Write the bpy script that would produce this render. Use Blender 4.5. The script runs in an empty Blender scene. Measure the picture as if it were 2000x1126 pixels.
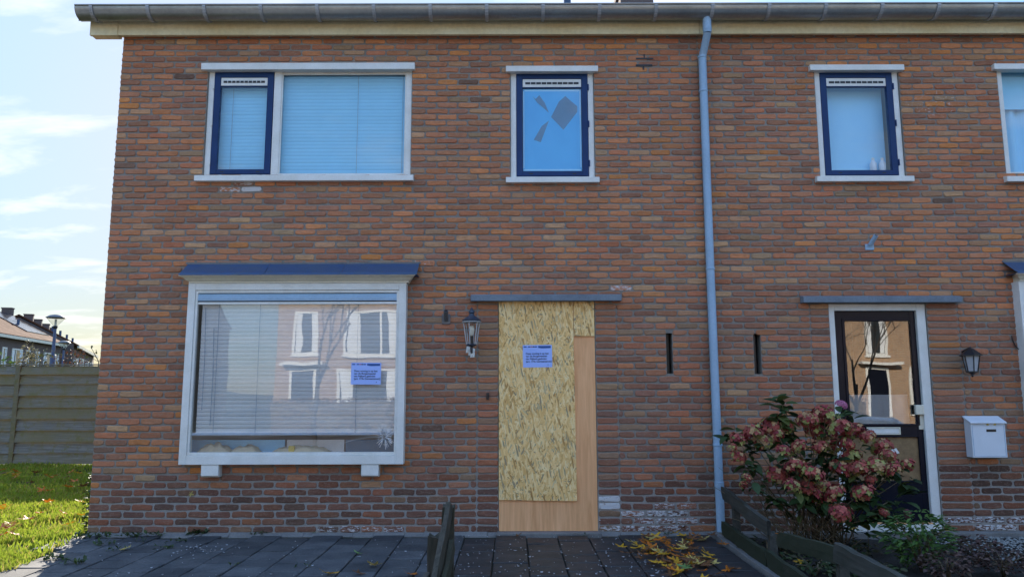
import bpy, bmesh, math, random
from mathutils import Vector, Matrix, noise as mnoise

SC = bpy.context.scene
COL = SC.collection
R = math.radians
rnd = random.Random(11)

# ------------------------------------------------------------------ camera
D = 7.78            # metres from the camera to the brick face
CAMZ = 1.42
FPX = 1450.0        # focal length in pixels of a 2000 px wide picture
PITCH, ROLL = R(7.92), R(-0.13)
cam_d = bpy.data.cameras.new('camera')
cam = bpy.data.objects.new('camera', cam_d)
COL.objects.link(cam)
cam_d.sensor_width = 36.0
cam_d.lens = FPX / 2000.0 * 36.0
cam_d.clip_start = 0.05
cam_d.clip_end = 3000.0
CM = Matrix.Translation((0, 0, CAMZ)) @ Matrix.Rotation(R(90) + PITCH, 4, 'X') @ Matrix.Rotation(ROLL, 4, 'Z')
cam.matrix_world = CM
SC.camera = cam

# ------------------------------------------------------------------ sky, sun, exposure
SUN_AZ, SUN_EL = R(-18.6), R(19.3)      # azimuth measured from +Y towards +X
world = bpy.data.worlds.new('World')
SC.world = world
world.use_nodes = True
wt = world.node_tree
wt.nodes.clear()


def WN(t, **kw):
    n = wt.nodes.new(t)
    for k, v in kw.items():
        setattr(n, k, v)
    return n


sky = WN('ShaderNodeTexSky')
sky.sky_type = 'NISHITA'
sky.sun_disc = False
sky.sun_elevation = SUN_EL
sky.sun_rotation = SUN_AZ
sky.air_density = 1.0
sky.dust_density = 0.30
sky.ozone_density = 3.0
# soft shoulder on the sky's luminance, the same in every direction; hue kept
SKY_G, SKY_REF, SKY_LEV = 0.06, 5.0, 3.35
bw = WN('ShaderNodeRGBToBW')
wt.links.new(sky.outputs[0], bw.inputs[0])
dvn = WN('ShaderNodeMath', operation='DIVIDE'); dvn.inputs[1].default_value = SKY_REF
wt.links.new(bw.outputs[0], dvn.inputs[0])
mxn = WN('ShaderNodeMath', operation='MAXIMUM'); mxn.inputs[1].default_value = 0.02
wt.links.new(dvn.outputs[0], mxn.inputs[0])
pw_ = WN('ShaderNodeMath', operation='POWER'); pw_.inputs[1].default_value = SKY_G - 1.0
wt.links.new(mxn.outputs[0], pw_.inputs[0])
lv_ = WN('ShaderNodeMath', operation='MULTIPLY'); lv_.inputs[1].default_value = SKY_LEV / SKY_REF
wt.links.new(pw_.outputs[0], lv_.inputs[0])
hs_ = WN('ShaderNodeHueSaturation'); hs_.inputs['Saturation'].default_value = 1.0
wt.links.new(sky.outputs[0], hs_.inputs['Color'])
sh3 = WN('ShaderNodeVectorMath', operation='SCALE')
wt.links.new(hs_.outputs[0], sh3.inputs[0])
wt.links.new(lv_.outputs[0], sh3.inputs['Scale'])
# thin high cloud all round the sky
tc = WN('ShaderNodeTexCoord')
sep = WN('ShaderNodeSeparateXYZ')
wt.links.new(tc.outputs['Generated'], sep.inputs[0])
zz = WN('ShaderNodeMath', operation='MAXIMUM'); zz.inputs[1].default_value = 0.0
wt.links.new(sep.outputs[2], zz.inputs[0])
za = WN('ShaderNodeMath', operation='ADD'); za.inputs[1].default_value = 0.16
wt.links.new(zz.outputs[0], za.inputs[0])
dv = WN('ShaderNodeVectorMath', operation='DIVIDE')
cz = WN('ShaderNodeCombineXYZ')
for i in range(3):
    wt.links.new(za.outputs[0], cz.inputs[i])
wt.links.new(tc.outputs['Generated'], dv.inputs[0])
wt.links.new(cz.outputs[0], dv.inputs[1])
mp = WN('ShaderNodeMapping')
mp.inputs['Scale'].default_value = (0.9, 1.7, 0.0)
mp.inputs['Location'].default_value = (3.35, 0.6, 0.0)
mp.inputs['Rotation'].default_value = (0, 0, R(12))
wt.links.new(dv.outputs[0], mp.inputs[0])
cn = WN('ShaderNodeTexNoise')
cn.inputs['Scale'].default_value = 2.3
cn.inputs['Detail'].default_value = 9.0
cn.inputs['Roughness'].default_value = 0.58
cn.inputs['Distortion'].default_value = 0.35
wt.links.new(mp.outputs[0], cn.inputs['Vector'])
cr = WN('ShaderNodeValToRGB')
cr.color_ramp.elements[0].position = 0.50
cr.color_ramp.elements[0].color = (0, 0, 0, 1)
cr.color_ramp.elements[1].position = 0.74
cr.color_ramp.elements[1].color = (1, 1, 1, 1)
wt.links.new(cn.outputs[0], cr.inputs[0])
cm2 = WN('ShaderNodeMath', operation='MULTIPLY'); cm2.inputs[1].default_value = 0.75
wt.links.new(cr.outputs[0], cm2.inputs[0])
cmix = WN('ShaderNodeMix', data_type='RGBA')
cmix.inputs['B'].default_value = (5.4, 5.35, 5.2, 1)
wt.links.new(cm2.outputs[0], cmix.inputs['Factor'])
wt.links.new(sh3.outputs[0], cmix.inputs['A'])
bg = WN('ShaderNodeBackground')
bg.inputs['Strength'].default_value = 0.12
out = WN('ShaderNodeOutputWorld')
wt.links.new(cmix.outputs['Result'], bg.inputs[0])
wt.links.new(bg.outputs[0], out.inputs[0])

sun_d = bpy.data.lights.new('sun', 'SUN')
sun_d.energy = 5.0
sun_d.angle = R(0.5)
sun_d.color = (1.0, 0.90, 0.76)
sun = bpy.data.objects.new('sun', sun_d)
COL.objects.link(sun)
to_sun = Vector((math.sin(SUN_AZ) * math.cos(SUN_EL), math.cos(SUN_AZ) * math.cos(SUN_EL), math.sin(SUN_EL)))
sun.rotation_euler = to_sun.to_track_quat('Z', 'Y').to_euler()
sun.location = (-6, 20, 30)

SC.view_settings.view_transform = 'Standard'
SC.view_settings.look = 'None'
SC.view_settings.gamma = 1.0
SC.view_settings.exposure = 1.1
SC.render.engine = 'CYCLES'
SC.cycles.max_bounces = 8
SC.cycles.transparent_max_bounces = 12
SC.cycles.caustics_reflective = False
SC.cycles.caustics_refractive = False
SC.cycles.use_denoising = True
SC.cycles.sample_clamp_indirect = 6.0


# ------------------------------------------------------------------ placing helpers
def ray(px, py):
    v = Vector(((px - 1000.0) / FPX, (563.0 - py) / FPX, -1.0))
    return CM.to_3x3() @ v


def W(px, py, off=0.0):
    """point of the plane parallel to the facade, off metres behind (+) or before (-) it"""
    r = ray(px, py)
    t = (D + off) / r.y
    return Vector((r.x * t, D + off, CAMZ + r.z * t))


def G(px, py, z=0.0):
    r = ray(px, py)
    t = (z - CAMZ) / r.z
    return Vector((r.x * t, r.y * t, z))


def AT(px, py, y):
    return W(px, py, y - D)


# ------------------------------------------------------------------ object helpers
ORG = {}


def org(o):
    while o is not None:
        if o.name in ORG:
            return ORG[o.name]
        o = o.parent
    return Vector((0, 0, 0))


def tag(o, label=None, cat=None, group=None, kind=None):
    if label: o['label'] = label
    if cat: o['category'] = cat
    if group: o['group'] = group
    if kind: o['kind'] = kind
    return o


def thing(name, loc, label, cat, group=None):
    o = bpy.data.objects.new(name, None)
    COL.objects.link(o)
    o.empty_display_size = 0.1
    o.location = loc
    ORG[o.name] = Vector(loc)
    return tag(o, label, cat, group)


class MB:
    def __init__(self):
        self.v, self.f, self.c = [], [], []

    def add(self, vs, fs, col=None):
        b = len(self.v)
        self.v += [tuple(p) for p in vs]
        self.f += [tuple(i + b for i in f) for f in fs]
        self.c += [col or (1, 1, 1, 0)] * len(vs)
        return self

    def box(self, x0, x1, y0, y1, z0, z1, col=None):
        vs = [(x0, y0, z0), (x1, y0, z0), (x1, y1, z0), (x0, y1, z0), (x0, y0, z1), (x1, y0, z1), (x1, y1, z1), (x0, y1, z1)]
        fs = [(0, 3, 2, 1), (4, 5, 6, 7), (0, 1, 5, 4), (1, 2, 6, 5), (2, 3, 7, 6), (3, 0, 4, 7)]
        return self.add(vs, fs, col)

    def quad(self, a, b, c, d, col=None):
        return self.add([a, b, c, d], [(0, 1, 2, 3)], col)

    def beam(self, p, q, w, h, up=(0, 0, 1), col=None):
        p, q = Vector(p), Vector(q)
        t = (q - p).normalized()
        s = t.cross(Vector(up)).normalized()
        u = s.cross(t).normalized()
        vs = []
        for c in (p, q):
            for a, b in ((-1, -1), (1, -1), (1, 1), (-1, 1)):
                vs.append(c + s * (a * w / 2) + u * (b * h / 2))
        return self.add(vs, [(0, 1, 2, 3), (7, 6, 5, 4), (0, 4, 5, 1), (1, 5, 6, 2), (2, 6, 7, 3), (3, 7, 4, 0)], col)

    def tube(self, pts, rad, n=10, col=None, cap=True):
        pts = [Vector(p) for p in pts]
        rads = rad if isinstance(rad, (list, tuple)) else [rad] * len(pts)
        vs, fs = [], []
        ref = None
        for i, p in enumerate(pts):
            t = (pts[min(i + 1, len(pts) - 1)] - pts[max(i - 1, 0)]).normalized()
            if ref is None:
                ref = Vector((1, 0, 0)) if abs(t.x) < 0.9 else Vector((0, 1, 0))
            s = (ref - t * ref.dot(t)).normalized()
            ref = s
            u = t.cross(s)
            for k in range(n):
                a = 2 * math.pi * k / n
                vs.append(p + (s * math.cos(a) + u * math.sin(a)) * rads[i])
        for i in range(len(pts) - 1):
            for k in range(n):
                a, b = i * n + k, i * n + (k + 1) % n
                fs.append((a, b, b + n, a + n))
        if cap:
            fs.append(tuple(range(n - 1, -1, -1)))
            fs.append(tuple((len(pts) - 1) * n + k for k in range(n)))
        return self.add(vs, fs, col)

    def lathe(self, prof, c, n=16, col=None, a0=0.0):
        """prof: list of (radius, z) about a vertical axis at c"""
        vs, fs = [], []
        for r_, z_ in prof:
            for k in range(n):
                a = a0 + 2 * math.pi * k / n
                vs.append((c[0] + r_ * math.cos(a), c[1] + r_ * math.sin(a), c[2] + z_))
        for i in range(len(prof) - 1):
            for k in range(n):
                a, b = i * n + k, i * n + (k + 1) % n
                fs.append((a, b, b + n, a + n))
        fs.append(tuple(range(n - 1, -1, -1)))
        fs.append(tuple((len(prof) - 1) * n + k for k in range(n)))
        return self.add(vs, fs, col)

    def prism(self, poly, axis, a, b, col=None):
        """poly: 2-D outline; extruded along axis ('x': poly is (y,z); 'y': poly is (x,z); 'z': (x,y))"""
        n = len(poly)

        def P(p, t):
            return {'x': (t, p[0], p[1]), 'y': (p[0], t, p[1]), 'z': (p[0], p[1], t)}[axis]
        vs = [P(p, a) for p in poly] + [P(p, b) for p in poly]
        fs = [tuple(range(n)), tuple(range(2 * n - 1, n - 1, -1))]
        fs += [(i, i + n, (i + 1) % n + n, (i + 1) % n) for i in range(n)]
        return self.add(vs, fs, col)

    def mesh(self, name, m, shift=Vector((0, 0, 0)), smooth=False):
        me = bpy.data.meshes.new(name)
        me.from_pydata([(v[0] - shift[0], v[1] - shift[1], v[2] - shift[2]) for v in self.v], [], self.f)
        me.update()
        if any(c != (1, 1, 1, 0) for c in self.c):
            at = me.color_attributes.new('tone', 'FLOAT_COLOR', 'POINT')
            at.data.foreach_set('color', [x for c in self.c for x in c])
        if m is not None:
            for k in (m if isinstance(m, (list, tuple)) else [m]):
                me.materials.append(k)
        if smooth:
            me.polygons.foreach_set('use_smooth', [True] * len(me.polygons))
        return me

    def build(self, name, m, parent=None, smooth=False, bevel=0.0, fix=True):
        me = self.mesh(name, m, org(parent), smooth)
        if fix:
            bm = bmesh.new(); bm.from_mesh(me)
            bmesh.ops.recalc_face_normals(bm, faces=bm.faces)
            bm.to_mesh(me); bm.free()
        o = bpy.data.objects.new(name, me)
        COL.objects.link(o)
        o.parent = parent
        if bevel:
            b = o.modifiers.new('edge', 'BEVEL'); b.width = bevel; b.segments = 2
            b.limit_method = 'ANGLE'; b.angle_limit = R(35)
        return o


def smooth_by_angle(o, ang=40):
    me = o.data
    me.polygons.foreach_set('use_smooth', [True] * len(me.polygons))
    try:
        me.set_sharp_from_angle(angle=R(ang))
    except Exception:
        pass
    return o


def link_copy(o, parent=None, loc=None):
    c = o.copy()
    COL.objects.link(c)
    c.parent = parent
    if loc is not None:
        c.location = loc
    return c


def copy_tree(root, loc, rotz=0.0, label=None, scale=None):
    c = link_copy(root, None, loc)
    c.rotation_euler = (0, 0, rotz)
    if scale: c.scale = scale
    if label: c['label'] = label
    for ch in list(root.children):
        d = link_copy(ch, c)
        for g in list(ch.children):
            link_copy(g, d)
    return c


# ------------------------------------------------------------------ materials
def newmat(name):
    m = bpy.data.materials.new(name)
    m.use_nodes = True
    nt = m.node_tree
    nt.nodes.clear()
    o = nt.nodes.new('ShaderNodeOutputMaterial')
    b = nt.nodes.new('ShaderNodeBsdfPrincipled')
    nt.links.new(b.outputs[0], o.inputs[0])
    return m, nt, b, o


def nd(nt, t, ins=None, **kw):
    n = nt.nodes.new(t)
    for k, v in kw.items():
        setattr(n, k, v)
    for k, v in (ins or {}).items():
        if isinstance(v, bpy.types.NodeSocket):
            nt.links.new(v, n.inputs[k])
        else:
            n.inputs[k].default_value = v
    return n


def ramp(nt, src, stops):
    r = nt.nodes.new('ShaderNodeValToRGB')
    e = r.color_ramp.elements
    while len(e) < len(stops):
        e.new(0.5)
    for i, (p, c) in enumerate(stops):
        e[i].position = p
        e[i].color = (c, c, c, 1) if isinstance(c, (int, float)) else (c[0], c[1], c[2], 1)
    nt.links.new(src, r.inputs[0])
    return r.outputs[0]


def mixc(nt, fac, a, b, blend='MIX'):
    n = nt.nodes.new('ShaderNodeMix')
    n.data_type = 'RGBA'
    n.blend_type = blend
    for k, v in (('Factor', fac), ('A', a), ('B', b)):
        s = [q for q in n.inputs if q.name == k and (k == 'Factor' and q.type == 'VALUE' or k != 'Factor' and q.type == 'RGBA')][0]
        if isinstance(v, bpy.types.NodeSocket):
            nt.links.new(v, s)
        else:
            s.default_value = v if k == 'Factor' else (v[0], v[1], v[2], 1)
    return [q for q in n.outputs if q.type == 'RGBA'][0]


def noise_t(nt, vec, scale, detail=4, rough=0.55, dist=0.0):
    return nd(nt, 'ShaderNodeTexNoise', {'Vector': vec, 'Scale': scale, 'Detail': detail, 'Roughness': rough, 'Distortion': dist}).outputs[0]


def bump(nt, b, h, strength, dist):
    n = nd(nt, 'ShaderNodeBump', {'Height': h, 'Strength': strength, 'Distance': dist})
    nt.links.new(n.outputs[0], b.inputs['Normal'])


def mat(name, col, rough=0.6, var=0.15, scale=8.0, col2=None, fine=0.0, bumpd=0.0, bscale=60.0, metal=0.0, spec=0.5, stretch=None, coat=0.0, piece=0.0):
    """painted or natural surface: two tones mixed by large noise, fine grain, fine relief, uneven gloss"""
    m, nt, b, o = newmat(name)
    g = nt.nodes.new('ShaderNodeTexCoord')
    vec = nd(nt, 'ShaderNodeNewGeometry').outputs['Position'] if stretch is None else \
        nd(nt, 'ShaderNodeMapping', {'Vector': g.outputs['Object'], 'Scale': stretch}).outputs[0]
    n1 = noise_t(nt, vec, scale, 5, 0.6)
    c2 = col2 or tuple(max(0, x * (1 - 2 * var)) for x in col)
    c = mixc(nt, ramp(nt, n1, [(0.32, 0.0), (0.68, 1.0)]), col, c2)
    if fine:
        n2 = noise_t(nt, vec, scale * 14, 3, 0.7)
        c = mixc(nt, fine, c, ramp(nt, n2, [(0.3, 0.15), (0.7, 1.0)]), 'MULTIPLY')
    if piece:
        c = mixc(nt, 1.0, c, ramp(nt, nd(nt, 'ShaderNodeObjectInfo').outputs['Random'], [(0.0, 1 - piece), (1.0, 1 + piece * .6)]), 'MULTIPLY')
    nt.links.new(c, b.inputs['Base Color'])
    rr = nd(nt, 'ShaderNodeMapRange', {'Value': n1, 'To Min': max(0.02, rough - 0.1), 'To Max': min(1, rough + 0.12)})
    nt.links.new(rr.outputs[0], b.inputs['Roughness'])
    b.inputs['Metallic'].default_value = metal
    b.inputs['Specular IOR Level'].default_value = spec
    b.inputs['Coat Weight'].default_value = coat
    if bumpd:
        bump(nt, b, noise_t(nt, vec, bscale, 4, 0.6), 0.6, bumpd)
    return m


def brickmat(name, by_object):
    m, nt, b, o = newmat(name)
    if by_object:
        oi = nd(nt, 'ShaderNodeObjectInfo')
        colr, lime = oi.outputs['Color'], oi.outputs['Alpha']
    else:
        a = nd(nt, 'ShaderNodeAttribute', attribute_name='tone')
        colr, lime = a.outputs['Color'], a.outputs['Alpha']
    p = nd(nt, 'ShaderNodeNewGeometry').outputs['Position']
    st = nd(nt, 'ShaderNodeMapping', {'Vector': p, 'Scale': (1, 1, 2.6)}).outputs[0]
    n1 = noise_t(nt, st, 13, 6, 0.7, 0.8)
    c = mixc(nt, 0.75, colr, ramp(nt, n1, [(0.25, 0.6), (0.5, 1.0), (0.75, 1.25)]), 'MULTIPLY')
    # fired bloom and pits
    n2 = noise_t(nt, st, 34, 4, 0.7)
    c = mixc(nt, ramp(nt, n2, [(0.52, 0.0), (0.75, 0.6)]), c, (0.40, 0.29, 0.22))
    n3 = noise_t(nt, p, 210, 3, 0.6)
    c = mixc(nt, 0.6, c, ramp(nt, n3, [(0.30, 0.45), (0.48, 1.0)]), 'MULTIPLY')
    # soot and damp drifting over the wall in broad patches
    n5 = noise_t(nt, p, 1.1, 4, 0.6)
    c = mixc(nt, ramp(nt, n5, [(0.5, 0.0), (0.75, 0.4)]), c, mixc(nt, 0.5, c, (0.15, 0.12, 0.115)))
    # white lime and old paint
    n4 = noise_t(nt, st, 22, 5, 0.75)
    th = nd(nt, 'ShaderNodeMath', {0: n4, 1: lime}, operation='ADD').outputs[0]
    c = mixc(nt, ramp(nt, th, [(0.95, 0.0), (1.12, 0.9)]), c, (0.62, 0.62, 0.62))
    nt.links.new(c, b.inputs['Base Color'])
    b.inputs['Roughness'].default_value = 0.88
    b.inputs['Specular IOR Level'].default_value = 0.25
    hh = nd(nt, 'ShaderNodeMath', {0: n2, 1: n3}, operation='ADD').outputs[0]
    bump(nt, b, hh, 0.7, 0.004)
    return m


def mortarmat():
    m, nt, b, o = newmat('mortar')
    p = nd(nt, 'ShaderNodeNewGeometry').outputs['Position']
    z = nd(nt, 'ShaderNodeSeparateXYZ', {0: p}).outputs[2]
    n1 = noise_t(nt, p, 3.0, 5, 0.6)
    n2 = noise_t(nt, p, 120, 4, 0.7)
    c = mixc(nt, ramp(nt, n1, [(0.3, 0.0), (0.7, 1.0)]), (0.30, 0.272, 0.235), (0.215, 0.198, 0.175))
    # the plinth is pointed in a paler mortar
    zz_ = nd(nt, 'ShaderNodeMath', {0: z, 1: nd(nt, 'ShaderNodeMath', {0: n1, 1: 0.25}, operation='MULTIPLY').outputs[0]}, operation='ADD').outputs[0]
    c = mixc(nt, ramp(nt, nd(nt, 'ShaderNodeMapRange', {'Value': zz_, 'From Min': 0.50, 'From Max': 0.74}).outputs[0], [(0, 1.0), (1, 0.0)]), c, (0.33, 0.31, 0.285))
    c = mixc(nt, 0.6, c, ramp(nt, n2, [(0.25, 0.5), (0.6, 1.1)]), 'MULTIPLY')
    nt.links.new(c, b.inputs['Base Color'])
    b.inputs['Roughness'].default_value = 0.95
    b.inputs['Specular IOR Level'].default_value = 0.15
    bump(nt, b, n2, 0.8, 0.006)
    return m


def glassmat(name, r0=0.05, tint=(1, 1, 1), wav=0.0):
    """clear pane: each of its two faces reflects r0 head-on, more at a slant"""
    m, nt, b, o = newmat(name)
    nt.nodes.remove(b)
    lw = nd(nt, 'ShaderNodeLayerWeight', {'Blend': 0.5})
    p5 = nd(nt, 'ShaderNodeMath', {0: lw.outputs['Facing'], 1: 5.0}, operation='POWER').outputs[0]
    fr = nd(nt, 'ShaderNodeMath', {0: p5, 1: 1 - r0, 2: r0}, operation='MULTIPLY_ADD')
    t = nd(nt, 'ShaderNodeBsdfTransparent', {'Color': (tint[0], tint[1], tint[2], 1)})
    gl = nd(nt, 'ShaderNodeBsdfGlossy', {'Color': (1, 1, 1, 1), 'Roughness': 0.0})
    if wav:
        p = nd(nt, 'ShaderNodeNewGeometry').outputs['Position']
        bp = nd(nt, 'ShaderNodeBump', {'Height': noise_t(nt, p, 2.2, 1, 0.4), 'Strength': wav, 'Distance': 0.02})
        nt.links.new(bp.outputs[0], gl.inputs['Normal'])
    x = nd(nt, 'ShaderNodeMixShader', {0: fr.outputs[0], 1: t.outputs[0], 2: gl.outputs[0]})
    nt.links.new(x.outputs[0], o.inputs[0])
    return m


def osbmat():
    m, nt, b, o = newmat('strand board')
    g = nd(nt, 'ShaderNodeTexCoord')
    base = None
    p = g.outputs['Object']
    n0 = noise_t(nt, p, 3.0, 3, 0.6)
    hgt = None
    for i, (ang, sx, sz, off) in enumerate(((84, 80, 15, 1.9), (-58, 78, 15, 5.2), (38, 84, 14, 7.7), (-24, 76, 13, 3.1), (11, 82, 13, 0))):
        mpn = nd(nt, 'ShaderNodeMapping', {'Vector': p, 'Rotation': (0, R(ang), 0), 'Location': (off, 0, off * 0.7)})
        ms = nd(nt, 'ShaderNodeMapping', {'Vector': mpn.outputs[0], 'Scale': (sx, 1.0, sz)})
        wn = nd(nt, 'ShaderNodeVectorMath', {0: ms.outputs[0], 1: (0, 0, 0)}, operation='ADD')
        v = nd(nt, 'ShaderNodeTexVoronoi', {'Vector': wn.outputs[0], 'Scale': 1.0, 'Randomness': 1.0})
        v.voronoi_dimensions = '3D'
        sepn = nd(nt, 'ShaderNodeSeparateColor', {0: v.outputs['Color']})
        c = ramp(nt, sepn.outputs[0], [(0.0, (0.42, 0.21, 0.06)), (0.15, (0.76, 0.45, 0.15)), (0.5, (0.93, 0.61, 0.24)), (0.85, (0.97, 0.74, 0.38)), (0.96, (0.36, 0.27, 0.15))])
        # grain along the strand
        gn = noise_t(nt, nd(nt, 'ShaderNodeMapping', {'Vector': mpn.outputs[0], 'Scale': (420, 1, 12)}).outputs[0], 1.0, 2, 0.6)
        c = mixc(nt, 0.30, c, ramp(nt, gn, [(0.3, 0.6), (0.6, 1.08)]), 'MULTIPLY')
        if base is None:
            base, hgt = c, sepn.outputs[1]
        else:
            k = ramp(nt, sepn.outputs[2], [(0.56, 0.0), (0.59, 1.0)])
            base = mixc(nt, k, base, c)
    # dark knots and resin specks
    sp = noise_t(nt, nd(nt, 'ShaderNodeMapping', {'Vector': p, 'Scale': (40, 1, 13), 'Rotation': (0, R(12), 0)}).outputs[0], 1.0, 3, 0.7)
    base = mixc(nt, ramp(nt, sp, [(0.69, 0.0), (0.74, 0.75)]), base, (0.13, 0.095, 0.06))
    base = mixc(nt, 0.35, base, ramp(nt, n0, [(0.3, 0.85), (0.7, 1.1)]), 'MULTIPLY')
    nt.links.new(base, b.inputs['Base Color'])
    b.inputs['Roughness'].default_value = 0.62
    b.inputs['Specular IOR Level'].default_value = 0.35
    bump(nt, b, hgt, 0.35, 0.003)
    return m


def woodmat(name, c1, c2, grain=(1, 1, 1), c3=None, rough=0.75, bumpd=0.003, moss=None):
    m, nt, b, o = newmat(name)
    g = nd(nt, 'ShaderNodeTexCoord')
    oi = nd(nt, 'ShaderNodeObjectInfo')
    sh = nd(nt, 'ShaderNodeVectorMath', {0: g.outputs['Object'], 1: nd(nt, 'ShaderNodeCombineXYZ', {0: nd(nt, 'ShaderNodeMath', {0: oi.outputs['Random'], 1: 37.0}, operation='MULTIPLY').outputs[0]}).outputs[0]}, operation='ADD').outputs[0]
    mpn = nd(nt, 'ShaderNodeMapping', {'Vector': sh, 'Scale': grain}).outputs[0]
    n1 = noise_t(nt, mpn, 1.0, 6, 0.65, 0.8)
    c = mixc(nt, ramp(nt, n1, [(0.3, 0.0), (0.7, 1.0)]), c1, c2)
    n2 = noise_t(nt, sh, 2.6, 4, 0.6)
    if c3:
        c = mixc(nt, ramp(nt, nd(nt, 'ShaderNodeMath', {0: n2, 1: nd(nt, 'ShaderNodeMath', {0: oi.outputs['Random'], 1: 0.5}, operation='MULTIPLY').outputs[0]}, operation='ADD').outputs[0], [(0.55, 0.0), (0.95, 0.85)]), c, c3)
    if moss:
        n3 = noise_t(nt, sh, 7.0, 5, 0.7)
        c = mixc(nt, ramp(nt, n3, [(0.52, 0.0), (0.66, 0.8)]), c, moss)
    nt.links.new(c, b.inputs['Base Color'])
    b.inputs['Roughness'].default_value = rough
    b.inputs['Specular IOR Level'].default_value = 0.3
    bump(nt, b, n1, 0.7, bumpd)
    return m


def leafmat(name, rough=0.5, trans=0.25, col=None, var=0.2):
    """leaves and petals: colour from the mesh's tone (or a fixed colour), some light passing through"""
    m, nt, b, o = newmat(name)
    if col is None:
        c0 = nd(nt, 'ShaderNodeAttribute', attribute_name='tone').outputs['Color']
    else:
        oi = nd(nt, 'ShaderNodeObjectInfo')
        c0 = mixc(nt, oi.outputs['Random'], col, tuple(x * (1 - var) for x in col))
    p = nd(nt, 'ShaderNodeNewGeometry').outputs['Position']
    c = mixc(nt, 0.5, c0, ramp(nt, noise_t(nt, p, 45, 4, 0.7), [(0.3, 0.55), (0.65, 1.15)]), 'MULTIPLY')
    nt.links.new(c, b.inputs['Base Color'])
    b.inputs['Roughness'].default_value = rough
    b.inputs['Specular IOR Level'].default_value = 0.35
    tr = nd(nt, 'ShaderNodeBsdfTranslucent', {'Color': c})
    x = nd(nt, 'ShaderNodeMixShader', {0: trans, 1: b.outputs[0], 2: tr.outputs[0]})
    nt.links.new(x.outputs[0], o.inputs[0])
    return m


def brickfar(name, c1, c2, mortar, vert='x'):
    """brickwork of houses too far off to tell the bricks apart"""
    m, nt, b, o = newmat(name)
    p = nd(nt, 'ShaderNodeTexCoord').outputs['Object']
    s = nd(nt, 'ShaderNodeSeparateXYZ', {0: p})
    cx = nd(nt, 'ShaderNodeCombineXYZ', {0: nd(nt, 'ShaderNodeMath', {0: s.outputs[0], 1: s.outputs[1]}, operation='ADD').outputs[0], 1: s.outputs[2]})
    br = nd(nt, 'ShaderNodeTexBrick', {'Vector': cx.outputs[0], 'Color1': (*c1, 1), 'Color2': (*c2, 1), 'Mortar': (*mortar, 1), 'Scale': 1.0,
                                       'Mortar Size': 0.008, 'Brick Width': 0.23, 'Row Height': 0.067, 'Bias': 0.0})
    c = mixc(nt, 0.5, br.outputs[0], ramp(nt, noise_t(nt, p, 1.3, 5, 0.6), [(0.3, 0.7), (0.7, 1.15)]), 'MULTIPLY')
    nt.links.new(c, b.inputs['Base Color'])
    b.inputs['Roughness'].default_value = 0.9
    return m


M = {}
M['brick'] = brickmat('brick', False)
M['brick_one'] = brickmat('single brick', True)
M['mortar'] = mortarmat()
M['white'] = mat('white paint', (0.82, 0.83, 0.80), 0.38, 0.03, 5, col2=(0.71, 0.71, 0.66), fine=0.12, bumpd=0.0006, bscale=90)
M['cream'] = mat('cream paint', (0.82, 0.77, 0.62), 0.45, 0.06, 3, fine=0.15, bumpd=0.0006, bscale=70)
M['fascia'] = mat('weathered cream board', (0.88, 0.78, 0.50), 0.6, 0.1, 1.6, col2=(0.74, 0.60, 0.32), fine=0.2, bumpd=0.001)
M['navy'] = mat('dark blue paint', (0.004, 0.032, 0.130), 0.35, 0.1, 6, spec=0.3, fine=0.1, bumpd=0.0004)
M['door_black'] = mat('blue black gloss paint', (0.006, 0.008, 0.018), 0.22, 0.1, 5, spec=0.2, bumpd=0.0004, bscale=20)
M['chipboard'] = mat('brown chipboard', (0.34, 0.22, 0.10), 0.7, 0.2, 14, col2=(0.22, 0.13, 0.06), fine=0.4, bumpd=0.001)
M['zinc'] = mat('weathered zinc', (0.40, 0.42, 0.41), 0.36, 0.12, 2.0, col2=(0.28, 0.29, 0.28), fine=0.2, metal=0.7, bumpd=0.001, bscale=30)
M['pale_zinc'] = mat('pale zinc strap', (0.42, 0.44, 0.46), 0.5, 0.1, 6, fine=0.2, metal=0.2)
M['pipe'] = mat('grey plastic pipe', (0.34, 0.50, 0.66), 0.38, 0.06, 3, col2=(0.29, 0.43, 0.57), fine=0.15, bumpd=0.0005)
M['lead'] = mat('dark blue lead sheet', (0.035, 0.085, 0.20), 0.5, 0.2, 9, col2=(0.06, 0.10, 0.17), fine=0.35, bumpd=0.003, bscale=24)
M['concrete'] = mat('grey concrete', (0.24, 0.235, 0.225), 0.85, 0.12, 4, fine=0.4, bumpd=0.003, bscale=90)
M['slab'] = mat('blue grey painted concrete', (0.21, 0.26, 0.31), 0.7, 0.12, 5, col2=(0.16, 0.19, 0.23), fine=0.35, bumpd=0.003, bscale=60)
M['tile'] = mat('concrete paving', (0.13, 0.135, 0.14), 0.75, 0.2, 3.0, spec=0.25, piece=0.3, col2=(0.065, 0.07, 0.078), fine=0.55, bumpd=0.003, bscale=140)
M['tile_dark'] = mat('dirty damp paving', (0.050, 0.050, 0.053), 0.55, 0.2, 3.5, col2=(0.022, 0.023, 0.024), fine=0.6, bumpd=0.004, bscale=120)
M['joint'] = mat('mossy joint', (0.040, 0.043, 0.024), 0.95, 0.2, 9, fine=0.5, bumpd=0.004)
M['soil'] = mat('dark garden soil', (0.030, 0.024, 0.018), 0.95, 0.25, 5, col2=(0.014, 0.012, 0.010), fine=0.6, bumpd=0.02, bscale=40)
M['turf'] = mat('turf', (0.07, 0.075, 0.022), 0.95, 0.25, 5, col2=(0.03, 0.03, 0.012), spec=0.1, fine=0.5, bumpd=0.02, bscale=40)
M['earth'] = mat('earth', (0.06, 0.07, 0.035), 0.95, 0.2, 0.4, fine=0.4)
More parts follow.
